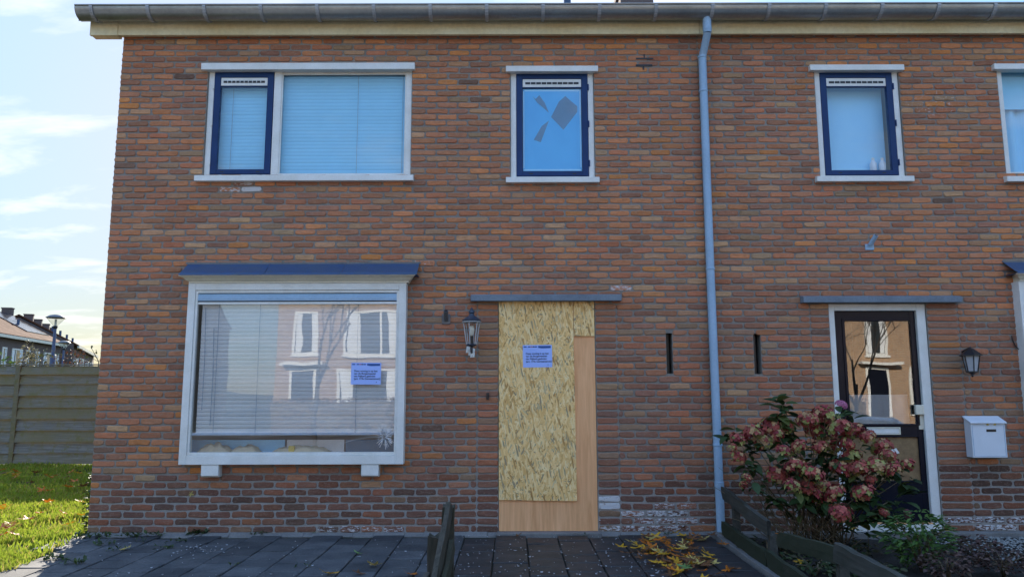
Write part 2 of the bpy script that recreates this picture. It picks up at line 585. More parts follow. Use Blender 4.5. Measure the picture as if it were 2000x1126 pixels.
M['sidewalk'] = mat('pale sidewalk slabs', (0.34, 0.33, 0.31), 0.85, 0.12, 0.9, fine=0.4, bumpd=0.003, bscale=90)
M['asphalt'] = mat('worn street pavers', (0.25, 0.21, 0.18), 0.85, 0.15, 0.8, fine=0.5, bumpd=0.004, bscale=120)
M['plywood'] = woodmat('plywood', (0.93, 0.51, 0.25), (0.70, 0.33, 0.14), (26, 26, 1.6), rough=0.6, bumpd=0.0008)
M['osb'] = osbmat()
M['fence_wood'] = woodmat('weathered fence wood', (0.27, 0.26, 0.23), (0.12, 0.11, 0.09), (2.0, 40, 40), c3=(0.20, 0.165, 0.08), bumpd=0.004, moss=(0.17, 0.15, 0.05))
M['post_wood'] = woodmat('dark rotten wood', (0.105, 0.088, 0.065), (0.028, 0.025, 0.020), (30, 30, 2.2), c3=(0.035, 0.036, 0.018), bumpd=0.006)
M['rail_wood'] = woodmat('dark mossy rail', (0.075, 0.073, 0.062), (0.028, 0.030, 0.026), (30, 2.0, 30), c3=(0.022, 0.030, 0.014), bumpd=0.006)
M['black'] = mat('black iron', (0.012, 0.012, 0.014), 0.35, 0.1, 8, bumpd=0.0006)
M['lantern_blue'] = mat('dark blue iron', (0.018, 0.028, 0.055), 0.35, 0.15, 12, col2=(0.05, 0.065, 0.09), bumpd=0.0006)
M['pale_metal'] = mat('pale metal rod', (0.48, 0.50, 0.52), 0.4, 0.1, 20, metal=0.3)
M['grey_metal'] = mat('grey metal bracket', (0.16, 0.165, 0.17), 0.5, 0.15, 20, metal=0.4, bumpd=0.001)
M['mailbox'] = mat('white enamel', (0.68, 0.74, 0.80), 0.3, 0.03, 6, fine=0.06)
M['yellow'] = mat('yellow print', (0.65, 0.48, 0.09), 0.5, 0.05, 10)
M['notice'] = mat('blue white paper', (0.38, 0.52, 0.97), 0.55, 0.02, 6)
M['ink'] = mat('dark ink', (0.02, 0.025, 0.06), 0.6, 0.05, 10)
M['ink_blue'] = mat('blue print', (0.012, 0.08, 0.30), 0.55, 0.05, 10)
M['ink_red'] = mat('pink print', (0.45, 0.16, 0.22), 0.55, 0.05, 10)
M['glass'] = glassmat('window glass', 0.045)
M['glass_bay'] = glassmat('bay window glass', 0.068, wav=0.06)
M['glass_door'] = glassmat('door glass', 0.105, wav=0.05)
M['blind'] = mat('pale blue blind', (0.29, 0.70, 0.97), 0.6, 0.02, 5, spec=0.2)
M['blind_cord'] = mat('blue cord', (0.20, 0.30, 0.42), 0.7, 0.1, 20)
M['film'] = mat('blue window film', (0.075, 0.46, 0.86), 0.4, 0.06, 2.5, spec=0.2, col2=(0.06, 0.40, 0.80))
M['film_torn'] = mat('grey film patch', (0.075, 0.19, 0.32), 0.5, 0.1, 5)
M['frosted'] = mat('frosted blue pane', (0.36, 0.72, 0.97), 0.4, 0.04, 2.0, spec=0.2, col2=(0.30, 0.66, 0.95))
M['net'] = mat('white lamella', (0.80, 0.83, 0.84), 0.6, 0.04, 3, fine=0.08)
M['room'] = mat('room wall', (0.50, 0.48, 0.45), 0.9, 0.08, 2)
M['clutter'] = mat('beige fabric', (0.75, 0.64, 0.44), 0.85, 0.15, 9, bumpd=0.01, bscale=20)
M['crack'] = mat('splintered glass', (0.85, 0.87, 0.88), 0.25, 0.1, 20)
M['rooftile'] = mat('brown roof tile', (0.20, 0.085, 0.05), 0.95, 0.2, 1.2, spec=0.05, fine=0.4, bumpd=0.01, bscale=9)
M['rooftile_dark'] = mat('dark roof tile', (0.055, 0.05, 0.048), 0.7, 0.15, 1.5, fine=0.4, bumpd=0.01, bscale=9)
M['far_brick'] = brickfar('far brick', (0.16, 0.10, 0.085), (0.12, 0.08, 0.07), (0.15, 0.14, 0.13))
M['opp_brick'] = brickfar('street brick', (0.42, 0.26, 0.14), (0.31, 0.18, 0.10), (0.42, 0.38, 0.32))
M['solar'] = mat('solar panel', (0.02, 0.025, 0.04), 0.08, 0.05, 3, spec=0.8)
M['far_glass'] = mat('dark window glass', (0.02, 0.024, 0.03), 0.05, 0.1, 1.0, spec=0.9)
M['lamp_pole'] = mat('blue grey lamp post', (0.075, 0.105, 0.20), 0.45, 0.1, 5)
M['lamp_glass'] = glassmat('lamp bowl', 0.03, (0.86, 0.86, 0.83))
M['car'] = mat('silver car paint', (0.45, 0.47, 0.48), 0.2, 0.03, 2, metal=0.5, coat=0.6)
M['tyre'] = mat('tyre rubber', (0.02, 0.02, 0.02), 0.8, 0.1, 9)
M['bark'] = mat('grey bark', (0.10, 0.085, 0.07), 0.9, 0.2, 10, bumpd=0.01)
M['stem'] = mat('dry stem', (0.20, 0.145, 0.085), 0.8, 0.25, 14, col2=(0.10, 0.085, 0.045))
M['petal'] = leafmat('petal', 0.6, 0.2)
M['foliage'] = leafmat('foliage', 0.6, 0.25)
M['grassblade'] = leafmat('grass blade', 0.6, 0.55)
M['chip'] = mat('paint flake', (0.55, 0.57, 0.6), 0.6, 0.2, 30)
M['gravel'] = mat('grey gravel', (0.30, 0.31, 0.30), 0.85, 0.3, 60, col2=(0.14, 0.15, 0.145))
for k_, c_ in (('leaf_yellow', (0.78, 0.43, 0.03)), ('leaf_orange', (0.72, 0.22, 0.02)), ('leaf_brown', (0.22, 0.095, 0.035)), ('leaf_pale', (0.68, 0.52, 0.16)), ('leaf_green', (0.20, 0.33, 0.10))):
    M[k_] = leafmat(k_.replace('_', ' '), 0.5, 0.25, c_, 0.3)

# ------------------------------------------------------------------ ground
def sheet(name, x0, x1, y0, y1, z, m, kind='structure', nx=1, ny=1, fn=None):
    b = MB()
    for i in range(nx + 1):
        for j in range(ny + 1):
            x = x0 + (x1 - x0) * i / nx
            y = y0 + (y1 - y0) * j / ny
            b.v.append((x, y, z + (fn(x, y) if fn else 0)))
            b.c.append((1, 1, 1, 0))
    for i in range(nx):
        for j in range(ny):
            a = i * (ny + 1) + j
            b.f.append((a, a + ny + 1, a + ny + 2, a + 1))
    o = b.build(name, m, None, smooth=bool(fn), fix=False)
    return tag(o, kind=kind)


XL = W(206, 551).x              # the free corner of the row
XP = W(1388, 700).x - 0.01      # party line between the two houses (behind the downpipe)
XR = XP + 6.9
BACK = D + 8.4

sheet('footpath', -60, 60, -13.5, -9.6, -0.04, M['sidewalk'])
sheet('ground', -900, 900, -900, 1400, -0.06, M['earth'])
sheet('road', -60, 60, -9.5, 1.2, -0.045, M['asphalt'])
XE = G(1408, 1053).x            # edging between the path and the planted bed
PAVE_Y0 = 4.6

# path of concrete slabs
pave = sheet('pavement', XL + 0.03, XE, PAVE_Y0, D, -0.022, M['joint'])
tag(sheet('footpath', -60, 60, 1.35, PAVE_Y0 - 0.1, -0.03, M['sidewalk']))
kb = MB(); kb.box(-60, 60, 1.2, 1.35, -0.2, 0.02)
tag(kb.build('kerb', M['concrete'], None), kind='structure')
sheet('garden_bed', XE + 0.05, XR, PAVE_Y0, D + 0.02, 0.0, M['soil'], nx=60, ny=40,
      fn=lambda x, y: 0.035 * mnoise.noise(Vector((x * 2.3, y * 2.3, 3))) + 0.02 * mnoise.noise(Vector((x * 9, y * 9, 1))) - 0.03)
sheet('lawn', -26, XL + 0.028, PAVE_Y0, BACK - 1.0 + 0.0, -0.02, M['turf'], nx=60, ny=40,
      fn=lambda x, y: 0.03 * mnoise.noise(Vector((x * 1.1, y * 1.1, 0))))

# slabs one by one, laid in staggered columns
TS = 0.305
slab_me = []
for i in range(6):
    r_ = random.Random(100 + i)
    b = MB()
    h = TS / 2 - 0.004
    top = [(-h + .006, -h + .006), (h - .006, -h + .006), (h - .006, h - .006), (-h + .006, h - .006)]
    j = lambda: r_.uniform(-.0025, .0025)
    vs = [(x + j(), y + j(), 0.0) for x, y in top] + [(x * 1.035 + j(), y * 1.035 + j(), -0.006) for x, y in top] + [(x * 1.03, y * 1.03, -0.05) for x, y in top]
    fs = [(0, 1, 2, 3)] + [(k, k + 4, (k + 1) % 4 + 4, (k + 1) % 4) for k in range(4)] + [(k + 4, k + 8, (k + 1) % 4 + 8, (k + 1) % 4 + 4) for k in range(4)]
    b.add(vs, fs)
    me = b.mesh('paving_slab', M['tile'])
    bm = bmesh.new(); bm.from_mesh(me); bmesh.ops.recalc_face_normals(bm, faces=bm.faces); bm.to_mesh(me); bm.free()
    me2 = me.copy(); me2.materials[0] = M['tile_dark']
    slab_me.append((me, me2))
XF = -0.46                      # line of the low fence between the two front gardens
ncol = int((XE - 0.05 - (XL + 0.02)) / TS)
x_first = XE - 0.05 - TS / 2 - ncol * TS
for i in range(ncol + 1):
    cx = x_first + i * TS
    y = D - 0.06 - TS / 2 - (TS / 2 if i % 2 else 0.0)
    while y > PAVE_Y0 + 0.1:
        if cx - .1 < XL + .20 * (D - y) - .22:
            y -= TS
            continue
        r_ = rnd.random()
        dark = 1 if (cx > XF + 0.2 * mnoise.noise(Vector((0, y * 2, 0))) or (cx < XF and r_ < 0.015)) else 0
        o = bpy.data.objects.new('paving_slab', rnd.choice(slab_me)[dark])
        COL.objects.link(o)
        o.parent = pave
        o.location = (cx + rnd.uniform(-.002, .002), y, rnd.uniform(-.004, .004))
        o.rotation_euler = (rnd.uniform(-.012, .012), rnd.uniform(-.012, .012), rnd.uniform(-.008, .008) + rnd.choice((0, 1, 2, 3)) * math.pi / 2)
        y -= TS
# mortar fillet along the foot of the wall
b = MB()
xx = XL
while xx < XE:
    w_ = rnd.uniform(.2, .5)
    b.prism([(D - 0.075 + rnd.uniform(-.012, .012), -0.01), (D - .01, 0.012 + rnd.uniform(0, .012)), (D + .02, 0.012), (D + .02, -.03), (D - .075, -.03)], 'x', xx, min(XE, xx + w_) - .004)
    xx += w_
tag(b.build('kerb_strip', M['concrete'], None), kind='structure')


# ------------------------------------------------------------------ the two brick houses
def rect(xl, xr, yt, yb, ya=None, off=0.0):
    ya = (yt + yb) / 2 if ya is None else ya
    xm = (xl + xr) / 2
    return (W(xl, ya, off).x, W(xr, ya, off).x, W(xm, yb, off).z, W(xm, yt, off).z)


WALL_TOP = W(1000, 66).z + 0.05
op_A = rect(401, 803, 132, 343, 240)            # wide upstairs window
op_B = rect(997, 1161, 135, 347, 245)           # small upstairs window, torn film
op_C = rect(1597, 1763, 133, 345, 245)          # small upstairs window, frosted
op_D = (W(1957, 240).x, W(1957, 240).x + (op_A[1] - op_A[0]), op_A[2] + .01, op_A[3])
op_E = rect(372, 782, 562, 898, 730)            # bay
op_F = list(rect(973.5, 1165, 588, 1036, 810)); op_F[2] = 0.0; op_F = tuple(op_F)
op_G = rect(1632, 1826, 592, 1037, 815); op_G = (op_G[0], op_G[1], 0.0, op_G[3])
eshift = W(1985, 600).x - op_E[0]
op_H = (op_E[0] + eshift, op_E[1] + eshift, op_E[2], op_E[3])
op_S1 = rect(1302, 1314, 650, 729)
op_S2 = rect(1473, 1487, 651, 730)

COURSES = []
z_ = 0.012
while z_ < WALL_TOP - 0.02:
    h_ = 0.0728 if z_ < 0.66 else (0.0702 if z_ < 2.0 else 0.0674)
    COURSES.append((z_, z_ + h_))
    z_ += h_


def brick_ring(w, h, r_, rough=1.0):
    cx, cz = w / 2, h / 2
    k = min(0.013, h * 0.26)
    base = [(-cx + k, -cz), (0, -cz), (cx - k, -cz), (cx, -cz + k), (cx, cz - k), (cx - k, cz), (0, cz), (-cx + k, cz), (-cx, cz - k), (-cx, -cz + k)]
    j = 0.0042 * rough
    return [(x + r_.uniform(-j, j), z + r_.uniform(-j, j)) for x, z in base]


def brick_geo(w, h, r_, rough=1.0):
    """verts (x right, y into the wall, z up) about the centre of the face, faces"""
    ring = brick_ring(w, h, r_, rough)
    n = len(ring)
    tx, tz = r_.uniform(-.006, .006), r_.uniform(-.03, .03)
    ins = 0.0055
    front = []
    for x, z in ring:
        s = (max(0, abs(x) - ins)) * (1 if x > 0 else -1), (max(0, abs(z) - ins)) * (1 if z > 0 else -1)
        front.append((s[0], s[0] * tx + s[1] * tz + r_.uniform(-.001, .001) * rough, s[1]))
    mid = [(x, 0.0045, z) for x, z in ring]
    back = [(x, 0.05, z) for x, z in ring]
    vs = front + mid + back
    fs = [tuple(range(n))]
    for a in (0, n):
        fs += [(a + k, a + n + k, a + n + (k + 1) % n, a + (k + 1) % n) for k in range(n)]
    return vs, fs


PAL = [((0.62, 0.225, 0.090), 'o'), ((0.54, 0.180, 0.090), 'r'), ((0.46, 0.190, 0.105), 'b'), ((0.34, 0.152, 0.108), 'p'), ((0.56, 0.330, 0.185), 't'), ((0.70, 0.250, 0.060), 'O'), ((0.40, 0.265, 0.165), 'g'), ((0.15, 0.095, 0.078), 'd')]


def brick_tone(x, z, r_):
    plinth = z < (0.43 if x < 2.2 else 0.60) or (z < (0.58 if x < 2.2 else 0.66) and r_.random() < .5)
    if plinth:
        wts = [0.3, 1.8, 2.5, 5.0, 0.1, 0.05, 0.4, 2.2]
    else:
        n = mnoise.noise(Vector((x * 0.55, z * 0.7, 5.0)))
        warm = max(0.0, n + 0.25)
        wts = [1.6 + 5 * warm, 3.0, 2.6, 1.6 + 3.0 * max(0, -n), 1.3, 0.2 + 1.3 * warm, 0.7, 0.10]
        if z < 2.3 and x > -0.8:
            wts[0] *= 0.6; wts[3] += 1.6; wts[2] += 1.0; wts[5] *= 0.4
        if x < -1.0 and z < 1.2:
            wts[0] += 2.2; wts[5] += 1.8
        if 2.05 < z < 2.55:
            wts[3] += 3.0; wts[0] *= 0.4
    c = r_.choices(PAL, wts)[0][0]
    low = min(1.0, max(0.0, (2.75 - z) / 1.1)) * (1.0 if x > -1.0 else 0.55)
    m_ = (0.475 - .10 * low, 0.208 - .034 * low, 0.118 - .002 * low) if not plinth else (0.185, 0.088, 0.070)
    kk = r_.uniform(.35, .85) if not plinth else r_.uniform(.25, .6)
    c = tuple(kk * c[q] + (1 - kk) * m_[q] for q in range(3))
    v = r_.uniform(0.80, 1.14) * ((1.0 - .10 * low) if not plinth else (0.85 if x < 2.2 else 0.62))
    g = r_.uniform(-.02, .02)
    c = (c[0] * v, c[1] * v * (1 + g), c[2] * v * (1 - g))
    # a little grey-brown so that neighbouring tones sit together
    lum = 0.3 * c[0] + 0.5 * c[1] + 0.2 * c[2]
    return tuple((0.94 * q + 0.06 * lum) * f for q, f in zip(c, (1.0, 0.98, 0.86)))


LIME = []           # (x, z, radius x, radius z, amount)
for px, py, rx, rz, am in ((488, 367, .20, .045, .60), (1190, 984, .11, .07, .60), (1290, 1012, .42, .10, .47), (1330, 1000, .25, .12, .42), (1260, 1030, .5, .06, .44),
                           (845, 515, .10, .04, .5), (1225, 558, .10, .05, .45), (700, 1032, .5, .03, .42), (1940, 1020, .5, .06, .46), (1830, 200, .35, .2, .36), (1700, 750, .4, .3, .2)):
    q = W(px, py)
    LIME.append((q.x, q.z, rx, rz, am))


def lime_at(x, z):
    a = 0.0
    for lx, lz, rx, rz, am in LIME:
        dd = ((x - lx) / rx) ** 2 + ((z - lz) / rz) ** 2
        if dd < 1.6:
            a = max(a, am * (1 if dd < 0.7 else 0.75))
    return a


# straight-jointed brick strips beside both doors (bricked-up sidelights)
zF, zG = op_F[3], op_G[3]
STRIPS = [(W(931.5, 810).x, op_F[0], zF), (op_F[1], W(1208, 810).x, zF), (W(1593, 810).x, op_G[0], zG), (op_G[1], W(1888, 815).x, zG)]


def house_wall(name, parent, x0, x1, ops, picks, skip=None, seed=1):
    r_ = random.Random(seed)
    # mortar bed with the openings cut out and their reveals
    xs = sorted({x0, x1} | {v for o in ops for v in o[:2] if x0 < v < x1})
    zs = sorted({-0.05, WALL_TOP} | {v for o in ops for v in o[2:] if -0.05 < v < WALL_TOP})
    ym, yb = D + 0.0075, D + 0.13
    inside = lambda x, z: any(o[0] < x < o[1] and o[2] < z < o[3] for o in ops) or not (x0 < x < x1) or not (-0.05 < z < WALL_TOP)
    b = MB()
    for i in range(len(xs) - 1):
        for j in range(len(zs) - 1):
            a0, a1, c0, c1 = xs[i], xs[i + 1], zs[j], zs[j + 1]
            mx, mz = (a0 + a1) / 2, (c0 + c1) / 2
            if inside(mx, mz):
                continue
            b.quad((a0, ym, c0), (a1, ym, c0), (a1, ym, c1), (a0, ym, c1))
            b.quad((a0, yb, c1), (a1, yb, c1), (a1, yb, c0), (a0, yb, c0))
            for e, (p, q) in (((-1, 0), ((a0, c1), (a0, c0))), ((1, 0), ((a1, c0), (a1, c1))), ((0, -1), ((a0, c0), (a1, c0))), ((0, 1), ((a1, c1), (a0, c1)))):
                ex = a0 - 1e-4 if e[0] < 0 else (a1 + 1e-4 if e[0] > 0 else mx)
                ez = c0 - 1e-4 if e[1] < 0 else (c1 + 1e-4 if e[1] > 0 else mz)
                if inside(ex, ez):
                    b.quad((p[0], ym, p[1]), (p[0], yb, p[1]), (q[0], yb, q[1]), (q[0], ym, q[1]))
    wall = b.build(name, M['mortar'], parent, fix=False)
    # bricks
    found = []
    for ci, (z0, z1) in enumerate(COURSES):
        zm = (z0 + z1) / 2
        joint = 0.0175 if z0 < 0.66 else 0.0158
        cuts = []
        for o in ops:
            if o[2] < z1 - 0.02 and o[3] > z0 + 0.02:
                cuts.append((o[0], o[1]))
        strips = [s for s in STRIPS if zm < s[2] and x0 <= s[0] and s[1] <= x1 + .01]
        solid = []
        for s in strips:
            cuts.append((s[0], s[1]))
            solid.append((s[0] + 0.007, s[1] - 0.004))
        cuts.sort()
        runs, cur = [], x0
        for a, c in cuts:
            if a > cur: runs.append((cur, a))
            cur = max(cur, c)
        if cur < x1: runs.append((cur, x1))
        pitch = 0.2325 if z0 > 0.66 else 0.2215
        off = (0.0 if ci % 2 else pitch / 2) + r_.uniform(-.012, .012)
        pieces = list(solid)
        for a, c in runs:
            k = math.floor((a - XL - off) / pitch)
            e = XL + off + k * pitch
            edges = [a]
            while True:
                e += pitch
                if e >= c: break
                ee = e + r_.uniform(-.008, .008)
                if ee - edges[-1] > 0.055: edges.append(ee)
            if c - edges[-1] < 0.06 and len(edges) > 1: edges.pop()
            edges.append(c)
            for q in range(len(edges) - 1):
                l = edges[q] + (joint / 2 if q > 0 else 0.004 if edges[q] != x0 else (-0.001))
                rr = edges[q + 1] - (joint / 2 if q < len(edges) - 2 else 0.004)
                if rr - l > 0.02: pieces.append((l, rr))
        for l, rr in pieces:
            hh = (z1 - z0) - joint + r_.uniform(-.0025, .0025)
            found.append([l, rr, zm + r_.uniform(-.0022, .0022), hh, ci])
    # the ones that show largest in the photograph become single bricks
    order = sorted(range(len(found)), key=lambda i: found[i][2] - 0.03 * (found[i][1] - found[i][0] > 0.19))
    single = set()
    for i in order:
        f = found[i]
        if len(single) >= picks: break
        if f[1] > 5.25 or f[1] - f[0] < 0.17: continue
        if skip and skip((f[0] + f[1]) / 2, f[2]): continue
        single.add(i)
    shapes = []
    for k in range(10):
        vs, fs = brick_geo(0.22, 0.058, r_)
        shapes.append(MB().add(vs, fs).mesh('brick', M['brick_one']))
    for me in shapes:
        bm = bmesh.new(); bm.from_mesh(me); bmesh.ops.recalc_face_normals(bm, faces=bm.faces); bm.to_mesh(me); bm.free()
    mass = MB()
    for i, (l, rr, zc, hh, ci) in enumerate(found):
        xc = (l + rr) / 2
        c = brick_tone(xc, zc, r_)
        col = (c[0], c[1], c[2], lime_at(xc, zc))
        pr = r_.uniform(-.003, .002)
        tilt = r_.uniform(-.007, .007)
        if i in single:
            o = bpy.data.objects.new('brick', r_.choice(shapes))
            COL.objects.link(o)
            o.parent = wall
            o.location = Vector((xc, D + pr, zc)) - org(parent)
            o.scale = ((rr - l) / 0.22, 1, hh / 0.058)
            o.rotation_euler = (0, tilt * 0.6, 0)
            o.color = col
        else:
            vs, fs = brick_geo(rr - l, hh, r_)
            mass.add([(x + xc, y + D + pr, z + zc + tilt * x) for x, y, z in vs], fs, col)
    tag(mass.build('bricks', M['brick'], wall), kind='stuff')
    return wall


house_L = thing('terraced_house', ((XL + XP) / 2, D + 4, 0), 'red brick end house with a boarded-up doorway and cracked bay window', 'house', 'houses of the brick row')
house_R = thing('terraced_house', ((XP + XR) / 2, D + 4, 0), 'red brick house with the black half-glazed door behind the hydrangea', 'house', 'houses of the brick row')
wall_L = house_wall('wall', house_L, XL, XP, [op_A, op_B, op_E, op_F, op_S1], 300, lambda x, z: z < 0.62 and (x > 1.95), 5)
wall_R = house_wall('wall', house_R, XP, XR, [op_C, op_D, op_G, op_H, op_S2], 300, lambda x, z: 2.0 < x < 4.3 and z < 1.25, 6)

# gable end of the row and its returning bricks
b = MB()
g_r = random.Random(9)
for ci, (z0, z1) in enumerate(COURSES):
    yy = D + (0.012 if ci % 2 else 0.115)
    first = True
    while yy < BACK - 0.05:
        l_ = 0.21
        vs, fs = brick_geo(min(l_, BACK - yy), z1 - z0 - 0.0115, g_r)
        c = brick_tone(XL - (yy - D) * 0.6, (z0 + z1) / 2, g_r)
        xo = XL - 0.0 + g_r.uniform(-.002, .002)
        b.add([(xo + y + 0.0015, yy + l_ / 2 - x, z + (z0 + z1) / 2) for x, y, z in vs], fs, (c[0], c[1], c[2], 0))
        yy += 0.2225
gable = MB()
RIDGE_Y, RIDGE_Z = D + 4.2, 7.70
gable.prism([(D + 0.014, -0.05), (BACK, -0.05), (BACK, WALL_TOP), (RIDGE_Y, RIDGE_Z - 0.12), (D + 0.014, WALL_TOP)], 'x', XL + 0.0105, XL + 0.12)
gw = gable.build('gable_wall', M['mortar'], house_L)
tag(b.build('bricks', M['brick'], gw), kind='stuff')
MB().box(XL + .121, XP - .004, BACK - .12, BACK - .002, -.05, WALL_TOP).build('back_wall', M['far_brick'], house_L)
MB().box(XP + .004, XR - .121, BACK - .12, BACK - .002, -.05, WALL_TOP).build('back_wall', M['far_brick'], house_R)
MB().prism([(D + 0.135, -0.05), (BACK - .13, -0.05), (BACK - .13, WALL_TOP - .02), (RIDGE_Y, RIDGE_Z - 0.2), (D + 0.135, WALL_TOP - .02)], 'x', XP - .05, XP + .05).build('party_wall', M['room'], house_L)
MB().prism([(D + 0.014, -0.05), (BACK, -0.05), (BACK, WALL_TOP), (RIDGE_Y, RIDGE_Z - 0.12), (D + 0.014, WALL_TOP)], 'x', XR - .12, XR - .0005).build('party_wall', M['far_brick'], house_R)

# gutter: half round on the fascia, brackets
GR = 0.115
GY = D - 0.10 - GR
GZ = CAMZ + GY * math.tan(R(27.72)) + GR / math.cos(R(27.72))
xg0 = W(160, 20, -0.2).x
XG1 = XR + .1
gut = thing('rain_gutter', (0, GY, GZ - GR), 'long grey zinc half-round gutter with brackets along the eaves', 'gutter')
nseg = 14
b = MB()
for s, rad in ((0, GR), (1, GR - 0.006)):
    for xx in (xg0, XG1):
        for k in range(nseg + 1):
            a = math.pi + math.pi * k / nseg
            b.v.append((xx, GY + rad * math.cos(a), GZ + rad * math.sin(a))); b.c.append((1, 1, 1, 0))
n1_ = nseg + 1
for k in range(nseg):
    b.f.append((k, k + 1, n1_ + k + 1, n1_ + k))
    b.f.append((2 * n1_ + k, 3 * n1_ + k, 3 * n1_ + k + 1, 2 * n1_ + k + 1))
for e in (0, nseg):
    b.f.append((e, n1_ + e, 3 * n1_ + e, 2 * n1_ + e))
smooth_by_angle(b.build('trough', M['zinc'], gut))
b = MB(); b.tube([(xg0, GY - GR - .004, GZ), (XG1, GY - GR - .004, GZ)], 0.010, 8)
smooth_by_angle(b.build('rolled_edge', M['zinc'], gut))
b = MB()
pts = [(GY + (GR + .001) * math.cos(math.pi + math.pi * k / 12), GZ + (GR + .001) * math.sin(math.pi + math.pi * k / 12)) for k in range(13)]
b.prism(pts, 'x', xg0 - 0.006, xg0 + .001)
b.build('end_cap', M['zinc'], gut)
bx = W(190, 30, -0.2).x
br_me = None
while bx < XG1:
    if br_me is None:
        b = MB()
        for k in range(14):
            a, c = math.pi + math.pi * k / 14, math.pi + math.pi * (k + 1) / 14
            p, q = (GY + (GR + .004) * math.cos(a), GZ + (GR + .004) * math.sin(a)), (GY + (GR + .004) * math.cos(c), GZ + (GR + .004) * math.sin(c))
            b.beam((0, p[0], p[1]), (0, q[0], q[1]), 0.036, 0.016, up=(0, -math.cos((a + c) / 2), -math.sin((a + c) / 2)))
        o = b.build('bracket', M['pale_zinc'], gut)
        br_me = o.data
    else:
        o = bpy.data.objects.new('bracket', br_me); COL.objects.link(o); o.parent = gut
    o.location = (bx, 0, 0)
    bx += 0.605

# roofs, fascia boards
def roof(house, x0, x1, end):
    b = MB()
    e0 = (D - 0.12, GZ + 0.03)
    t = 0.10
    sl = (RIDGE_Z - e0[1]) / (RIDGE_Y - e0[0])
    e1 = (2 * RIDGE_Y - e0[0], e0[1])
    b.prism([e0, (RIDGE_Y, RIDGE_Z), e1, (e1[0], e1[1] - t), (RIDGE_Y, RIDGE_Z - t), (e0[0], e0[1] - t)], 'x', x0, x1)
    r = b.build('roof', M['rooftile_dark'], house)
    # rows of tiles
    tile = MB()
    L_, Wd = 0.36, 0.30
    rows = int((RIDGE_Y - e0[0]) / 0.33)
    for i in range(rows):
        y0 = e0[0] - 0.02 + i * 0.33
        z0 = e0[1] + sl * (y0 - e0[0]) + 0.03
        xx = x0
        while xx < x1 - .02:
            w = min(Wd, x1 - xx) - 0.008
            vs, fs = [], []
            for k in range(5):
                u = k / 4
                h = 0.022 * math.cos(2 * math.pi * u)
                vs += [(xx + u * w, y0, z0 + h), (xx + u * w, y0 + L_, z0 + sl * L_ - .03 + h * .8), (xx + u * w, y0, z0 + h - .02)]
            for k in range(4):
                a = 3 * k
                fs += [(a, a + 3, a + 4, a + 1), (a, a + 2, a + 5, a + 3)]
            tile.add(vs, fs)
            xx += Wd
    tag(tile.build('roof_tiles', M['rooftile_dark'], r, fix=False), kind='stuff')
    fz = W(1000, 67, -0.10).z
    MB().box(x0 + (0.12 if end else 0), x1, D - 0.10, D - 0.065, fz, GZ + 0.02).build('fascia_board', M['fascia'], house, bevel=.003)
    MB().box(x0 + (0.12 if end else 0), x1, D - 0.064, D + 0.02, fz + 0.03, fz + 0.05).build('soffit', M['fascia'], house)
    return r


xo0 = W(174, 50, -0.12).x - 0.12
roof_L = roof(house_L, xo0, XP - .002, True)
roof_R = roof(house_R, XP + .002, XR, False)
# boxed end of the eaves past the gable
p0, p1 = W(172, 30, -.11), W(177, 69, -.11)
zb = W(200, 69, -0.11).z
MB().box(p1.x, XL - 0.012, D - 0.11, D - 0.005, zb, GZ).build('eaves_box', M['fascia'], house_L, bevel=.004)
sl_ = (RIDGE_Z - GZ) / (RIDGE_Y - D + .1)
MB().prism([(D - .004, zb + 0.06), (D - .004, GZ - .02), (RIDGE_Y, RIDGE_Z - .14), (RIDGE_Y, RIDGE_Z - .36)], 'x', p1.x + .002, p1.x + .03).build('barge_board', M['fascia'], house_L)
MB().prism([(D - .004, zb + 0.09), (D - .004, zb + 0.105), (RIDGE_Y, RIDGE_Z - .30), (RIDGE_Y, RIDGE_Z - .32)], 'x', p1.x + .031, XL - .003).build('verge_soffit', M['white'], house_L)


def chimney(parent, x, w, y, ztop):
    b = MB()
    b.box(x - w / 2, x + w / 2, y - .3, y + .3, RIDGE_Z - .5, ztop - .12)
    b.box(x - w / 2 - .04, x + w / 2 + .04, y - .34, y + .34, ztop - .12, ztop)
    return b.build('chimney', M['far_brick'], parent, bevel=.005)


cp = AT(1238, 3, RIDGE_Y)
chimney(roof_L, cp.x, 0.55, RIDGE_Y, cp.z + 0.12)
b = MB(); cp2 = AT(1108, 3, RIDGE_Y - .3); b.tube([(cp2.x, RIDGE_Y - .3, RIDGE_Z - .5), (cp2.x, RIDGE_Y - .3, cp2.z + .05)], 0.06, 10)
b.build('flue_pipe', M['lead'], roof_L)

# ------------------------------------------------------------------ windows
def bar(b, x0, x1, z0, z1, y0, y1):
    b.box(x0, x1, y0, y1, z0, z1)


def frame_ring(x0, x1, z0, z1, y0, y1, wl, wr, wt_, wb):
    b = MB()
    b.box(x0, x0 + wl, y0, y1, z0, z1)
    b.box(x1 - wr, x1, y0, y1, z0, z1)
    b.box(x0 + wl, x1 - wr, y0, y1, z1 - wt_, z1)
    b.box(x0 + wl, x1 - wr, y0, y1, z0, z0 + wb)
    return b


